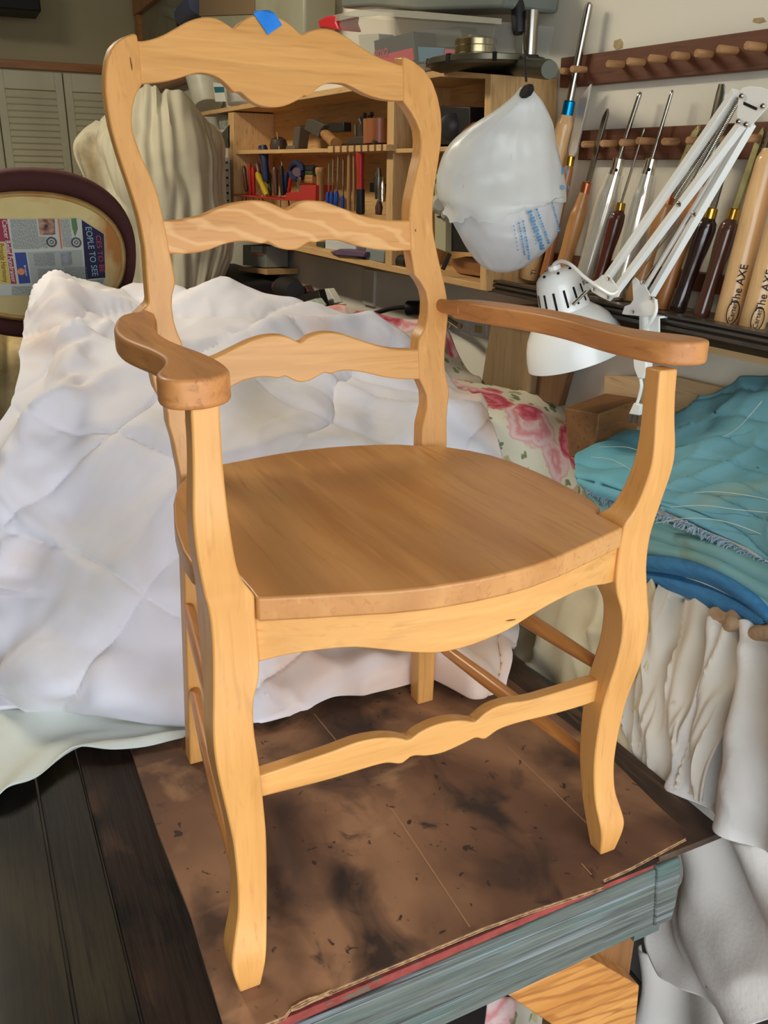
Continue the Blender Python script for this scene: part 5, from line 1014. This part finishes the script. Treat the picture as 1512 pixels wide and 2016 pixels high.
o = root('dark_bin', X(800, 0, .86), 'second clear tote with dark contents stacked on the first bin', 'bin')
G().prism([X(a, b, .775) for a, b in ((665, -60), (1000, -60), (990, 16), (820, 20), (735, 12), (672, 16))], (.15, 0, 0)).mk('tote_body', M('tote_dark', (104, 112, 108), (134, 136, 124), (4, 4, 4), rough=.4), o, bevel=.008)
# faceplate disc, chuck, tube, tool, dowel
r = root('face_plate', X(940, 135, .80), 'thick dark steel disc with radial slots lying on the cabinet end', 'plate')
c = X(958, 130, .80); R_ = wpx(236, c)
G().lathe(c+Vector((0, 0, -.007)), c+Vector((0, 0, .012)), [(0, R_*.93), (.3, R_*.97), (.31, R_), (.9, R_), (1, R_*.98)], 64).mk('disc', col('disc_steel', (104, 100, 84), .35, .8), r, ang=30)
for k in range(8): 
    q = k*math.pi/4+.35; d = Vector((math.cos(q), math.sin(q), 0)); s = Vector((-d.y, d.x, 0))*.005; a_, b_ = c+d*.07+Vector((0, 0, .0122)), c+d*R_*1.004+Vector((0, 0, .0122)); G().prism([a_-s, b_-s, b_+s, a_+s], (0, 0, .0012)).mk('slot', HOLE, r); G().prism([b_-s, b_+s, b_+s+Vector((0, 0, -.018)), b_-s+Vector((0, 0, -.018))], d*.001).mk('slot', HOLE, r)
c2 = c+(X(935, 130, .80)-c)+Vector((0, 0, .010)); R2 = wpx(82, c2); h_ = wpx(78, c2)
r = root('lathe_chuck', c2, 'brassy machined lathe chuck standing on the steel disc', 'chuck')
G().lathe(c2, c2+Vector((0, 0, h_)), [(0, R2*.95), (.1, R2), (.28, R2), (.3, R2*.975), (.34, R2), (.62, R2), (.64, R2*.975), (.68, R2), (.93, R2), (1, R2*.95), (1.0, R2*.5)], 48).mk('chuck_body', M('chuck_steel', (200, 184, 140), rough=.22, metal=1), r, ang=30)
G().lathe(c2+Vector((0, 0, h_)), c2+Vector((0, 0, h_*1.16)), [(0, R2*.46), (1, R2*.44)], 28).mk('collar', col('collar_dark', (70, 60, 44), .4, .7), r)
r = root('steel_tube', X(1040, 125, .84), 'upright shiny steel tube standing on the cabinet end', 'tube')
G().lathe(X(1041, 128, .84), X(1047, 21, .84), [(0, .0165), (1, .0165), (1, .012), (.95, .012)], 24).mk('tube', STEEL, r)
r = root('chuck_wrench', X(1021, 110, .82), 'upright tool with a black grip and flat steel shank', 'tool')
G().lathe(X(1022, 66, .82), X(1017, -30, .82), [(0, .013), (.1, .016), (1, .015)], 16).mk('grip', cdm, r); G().prism([X(a, b, .82) for a, b in ((1015, 64), (1029, 64), (1029, 112), (1015, 112))], (.005, 0, 0)).mk('shank', CHROME, r)
o = G().lathe(X(1000, 130, .86), X(1082, 137, .72), [(0, .019), (.96, .019), (1, .017)], 24).mk('steel_bar', col('bar_dark', (70, 70, 60), .4, .8)); tag(o, 'dark round bar lying by the disc with its end facing out', 'bar')
o = G().prism([X(a, b, .80) for a, b in ((975, 115), (1035, 106), (1040, 112), (1040, 128), (985, 124))], (.03, 0, 0)).mk('black_wedge', C_BLK, bevel=.003); tag(o, 'black wedge lying between the chuck and the steel tube', 'wedge')
# end face of the cabinet
e0, e1 = X(955, 146, XC), X(945, 571, XC)
# left: ruler, set square, tissue, low shelf
o = root('steel_ruler', X(452, 350, XC-.01), 'white metal ruler hanging on the left end of the cabinet', 'ruler')
G().prism([X(a, b, XC-.012) for a, b in ((441, 310), (451, 310), (455, 470), (446, 470))], (.002, 0, 0)).mk('rule', M('rule_white', (226, 222, 206), rough=.4), o)
for k in range(10): yy = 318+k*15; G().prism([X(a, b, XC-.0135) for a, b in ((444.5+k*.4, yy), (448+k*.4, yy), (448+k*.4, yy+4), (444.5+k*.4, yy+4))], (.001, 0, 0)).mk('number_mark', BLK, o)
o = G().prism([X(a, b, XC+.0) for a, b in ((452, 245), (452, 292), (414, 288))], (.004, 0, 0)).mk('set_square', col('square_grey', (70, 68, 66), .5)); tag(o, 'dark triangular square hanging by the cabinet left end', 'square')
o = G().prism([X(a, b, XC+.04) for a, b in ((430, 229), (450, 229), (450, 254), (432, 254))], (.06, 0, 0)).mk('foil_box', M('foil', (210, 210, 200), (150, 150, 146), (40, 40, 40), rough=.35, metal=.5), bevel=.002); tag(o, 'silvery crinkled box under the cabinet top at its left end', 'box')
lo_ = root('low_wall_shelf', X(500, 530, XC+.1), 'small low wooden shelf with a cardboard carton, left of the cabinet', 'shelf')
G().prism([X(470, 525, .80), X(526, 530, .80), X(526, 541, .80), X(470, 532, .80)], (.14, 0, 0)).mk('board', BIR, lo_)
o = root('printed_carton', X(495, 510, .84), 'grey printed carton on the small low shelf', 'box')
G().prism([X(478, 482, .82), X(524, 484, .82), X(524, 527, .82), X(478, 522, .82)], (.1, 0, 0)).mk('carton_body', col('carton_print', (140, 146, 140), .6), o, bevel=.002)
G().prism([X(a, b, .818) for a, b in ((494, 484), (516, 484), (516, 497), (494, 497))], (.001, 0, 0)).mk('white_panel', col('w_panel', (206, 206, 200), .6), o); G().prism([X(a, b, .818) for a, b in ((492, 500), (518, 501), (518, 504), (492, 503))], (.001, 0, 0)).mk('red_line', C_RED, o)
o = G().box((.55, 3.0, ZF), (.93, 3.9, .40)).mk('dark_cabinet', col('deep_dark', (36, 30, 30), .8), bevel=.01); tag(o, 'dark cabinet low in the corner left of the wall shelf', 'cabinet')
# clutter on the bench behind the comforter
r = root('power_sander', X(580, 570, .75), 'black and red power sander lying on the clutter behind the comforter', 'sander')
G().lathe(X(552, 566, .8), X(582, 574, .72), [(0, .03), (.2, .045), (.7, .048), (1, .035)], 20).mk('body', C_BLK, r); G().lathe(X(549, 565, .8), X(556, 567, .78), [(0, .03), (1, .042)], 18).mk('red_cap', C_RED, r)
for nm, pts, x, m, lab, cat in (('folder', ((545, 582), (600, 562), (608, 575), (560, 592)), .76, col('maroon', (74, 40, 40), .7), 'maroon folder in the clutter behind the comforter', 'folder'), ('dark_case', ((565, 592), (626, 570), (636, 605), (600, 600)), .72, C_BLK, 'black flat case on the clutter by the maroon folder', 'case'), ('tissue', ((600, 594), (620, 588), (630, 602), (612, 606)), .68, col('pale_green_tissue', (170, 180, 168), .8), 'pale green tissue in front of the black case', 'paper'), ('paper_sheet', ((630, 570), (645, 568), (662, 596), (640, 606), (634, 600)), .78, col('white_paper', (206, 204, 192), .8), 'crumpled white paper sheet behind the comforter', 'paper'), ('leather_strap', ((636, 600), (665, 602), (698, 612), (697, 622), (660, 620)), .76, C_DW, 'brown leather strap by the black power cord', 'strap'), ('orange_scrap', ((655, 600), (668, 600), (672, 610), (658, 610)), .75, col('orange_scrap', (190, 110, 60), .7), 'small orange scrap beside the crumpled paper', 'scrap'), ('brown_scrap', ((480, 575), (518, 577), (516, 590), (480, 588)), .9, C_DW, 'reddish brown wood scrap left of the power sander', 'scrap')):
    o = G().prism([X(a, b, x) for a, b in pts], (.03, .01, 0)).mk(nm, m, bevel=.002); tag(o, lab, cat)
bt = G().box((.60, 2.2, ZF), (.94, 2.98, .335)).mk('side_bench', wood('bench_side', (110, 80, 54), (88, 62, 40), 'y', fine=.3), bevel=.005); tag(bt, 'bench along the wall hidden behind the comforter, holding the clutter', 'bench')
# ---- oval chair back masked with newspaper
OY = 1.72
MAR = M('maroon_velvet', (72, 30, 27), (60, 25, 23), (8, 8, 8), rough=.8, bump=.2, bscale=200); FOAM = M('worn_gilt_cream', (214, 196, 140), (200, 180, 122), (6, 6, 6), rough=.8, bump=.3, spots=(((170, 112, 56), (5, 5, 5), .56, .68),))
och = root('oval_back_chair', Y(60, 660, OY), 'chair with a maroon framed oval back masked with yellowish paper and newspaper', 'chair')
def ell(cx, cy, rx, ry, n=64, sq=2.25, y=OY):
    out = []
    for i in range(n):
        q = i*6.28319/n; c_, s_ = math.cos(q), math.sin(q); out.append(Y(cx+rx*math.copysign(abs(c_)**(2/sq), c_), cy+ry*math.copysign(abs(s_)**(2/sq), s_)+c_*6, y))
    return out
O1, O2, O3 = ell(62, 497, 206, 168), ell(62, 504, 186, 128), ell(62, 504, 176, 117)
th = Vector((0, .045, 0)); n = len(O1)
midr = [(a+b)*.5+Vector((0, -.016, 0)) for a, b in zip(O1, O2)]
G().loft([[O1[i]+th, O1[i], O1[i].lerp(midr[i], .35)+Vector((0, -.013, 0)), midr[i], O2[i].lerp(midr[i], .35)+Vector((0, -.011, 0)), O2[i], O2[i]+th] for i in list(range(n))+[0]], caps=False).mk('oval_frame', MAR, och, ang=80)
G().loft([[O2[i]+Vector((0, -.002, 0)), (O2[i]+O3[i])*.5+Vector((0, -.012, 0)), O3[i]+Vector((0, -.006, 0)), O3[i]+Vector((0, .03, 0)), O2[i]+Vector((0, .03, 0))] for i in list(range(n))+[0]], caps=False).mk('gilt_welt', M('gilt_welt', (190, 140, 80), (206, 176, 116), (14, 14, 14), rough=.8, bump=.5), och, ang=80)
G().prism([p+Vector((0, -.004, 0)) for p in O3], (0, .02, 0)).mk('masking_paper', FOAM, och)
for x in (-60, 210): G().lathe(Y(x, 640, OY+.02), Vector((Y(x, 640, OY).x, OY+.02, ZF)), [(0, .03), (.5, .022), (1, .016)], 14).mk('leg', MAR, och)
G().box((Y(-80, 700, OY).x, OY-.45, .02), (Y(230, 700, OY).x, OY, .12)).mk('seat', MAR, och, bevel=.03, seg=4)
n8 = lambda x, y: (x*.18519, 320+y*.18519)
NP = M('newsprint', (196, 200, 192), (184, 188, 180), (4, 4, 4), rough=.85)
npz = OY-.0075
news = root('newspaper', Y(60, 583, npz), 'sheet of newspaper taped sideways inside the oval chair back', 'newspaper')
def npq(nm, pts, m, d=.0): return G().prism([Y(*n8(*p), npz-d) for p in pts], (0, .0008, 0)).mk(nm, m, news)
npq('sheet', [(-60, 600), (865, 600), (1110, 760), (1120, 1300), (990, 1390), (-60, 1420)], NP)
pal = lambda n, c: M(n, c, rough=.85)
npq('blue_advert', [(868, 610), (1105, 760), (1120, 1225), (915, 1240)], pal('np_navy', (40, 38, 66)), .001)
npq('red_heading', [(-10, 600), (75, 600), (178, 1290), (118, 1290), (60, 840), (-10, 840)], pal('np_red', (150, 58, 78)), .001)
npq('yellow_advert', [(-40, 850), (50, 850), (115, 1290), (-40, 1290)], pal('np_yellow', (206, 180, 96)), .0012)
npq('picture', [(155, 958), (275, 955), (325, 1280), (205, 1290)], pal('np_blue', (60, 76, 140)), .001)
g = Y(*n8(225, 1160), npz-.0016); G().lathe(g, g+Vector((0, -.0004, 0)), [(0, .0082), (1, .0082)], 18).mk('picture_sun', pal('np_orange', (220, 140, 90)), news)
npq('photo', [(405, 600), (580, 600), (590, 765), (425, 775)], M('np_photo', (60, 44, 44), (190, 150, 130), (60, 60, 60), rough=.85), .001)
npq('orange_rule', [(612, 600), (632, 600), (665, 915), (648, 918)], pal('np_orange2', (196, 120, 84)), .001)
npq('drawing', [(755, 595), (810, 592), (828, 700), (800, 790), (768, 700)], pal('np_green', (92, 122, 84)), .001)
npq('grey_panel', [(290, 955), (870, 925), (910, 1240), (340, 1285)], pal('np_panel', (164, 170, 164)), .0006)
npq('flower_print', [(640, 960), (760, 950), (770, 1090), (660, 1110)], M('np_flower', (150, 150, 176), (120, 140, 110), (70, 70, 70), rough=.85), .0012)
npq('pale_picture', [(860, 1270), (1110, 1235), (1080, 1340), (960, 1385), (870, 1370)], pal('np_sage', (140, 154, 146)), .001)
for c_ in ((550, 845), (812, 850)):
    cc = Y(*n8(*c_), npz-.002); G().tube([cc+Vector((math.cos(q), 0, math.sin(q)))*.0105 for q in [i*.3927 for i in range(17)]], .0022, 5).mk('round_logo', pal('np_ink', (84, 84, 88)), news); G().tube([cc+Vector((math.cos(q), 0, math.sin(q)))*.004 for q in [i*.3927 for i in range(17)]], .0012, 5).mk('round_logo', MATS['np_ink'], news)
txg = G()
def lines(x0, x1, y0, y1, step, w=5, sk=.13):
    x = x0
    while x < x1:
        y = y0
        while y < y1-8:
            ln = random.uniform(14, 60); e = min(y+ln, y1); s_ = sk*(1)
            txg.prism([Y(*n8(x+(y-600)*s_, y), npz-.0014), Y(*n8(x+w+(y-600)*s_, y), npz-.0014), Y(*n8(x+w+(e-600)*s_, e), npz-.0014), Y(*n8(x+(e-600)*s_, e), npz-.0014)], (0, .0003, 0)); y = e+random.uniform(4, 9)
        x += step
random.seed(5)
lines(105, 385, 605, 920, 13); lines(395, 470, 790, 910, 13); lines(640, 745, 605, 900, 15); lines(310, 430, 970, 1100, 16); lines(440, 520, 960, 1100, 13); lines(330, 600, 1130, 1265, 14); lines(620, 860, 1110, 1260, 15); lines(90, 300, 1315, 1410, 14, sk=.05); lines(340, 480, 1305, 1400, 12, sk=.05); lines(550, 780, 1285, 1340, 16, 9, .05)
o = txg.mk('printed_lines', pal('np_ink2', (104, 106, 108)), news); o['kind'] = 'stuff'
def ntx(s, p0, p1, size, m):
    a, b = Y(*n8(*p0), npz-.0022), Y(*n8(*p1), npz-.0022); r_ = (b-a).normalized(); o = text('lettering', s, a, r_, r_.cross(Vector((0, 1, 0)))*1, size, m, news); bpy.context.view_layer.update(); wd_ = o.dimensions.x
    if wd_ > 0: 
        k_ = (b-a).length/wd_; o.matrix_local = o.matrix_local @ Matrix.Diagonal((k_, 1, 1, 1))
ntx('Cancer Relief Fundraiser', (42, 610), (148, 1270), .0155, pal('np_white', (230, 226, 222))); ntx('Provide Harmony', (8, 860), (60, 1270), .017, pal('np_brown', (90, 70, 40)))
ntx('EOPLE TO SEE', (935, 680), (1010, 1200), .021, pal('np_paleblue', (150, 176, 200))); ntx('CES TO BE', (1040, 770), (1085, 1165), .017, pal('np_pink', (176, 70, 90))); ntx('Brazos', (262, 1090), (285, 1200), .007, MATS['np_white'])
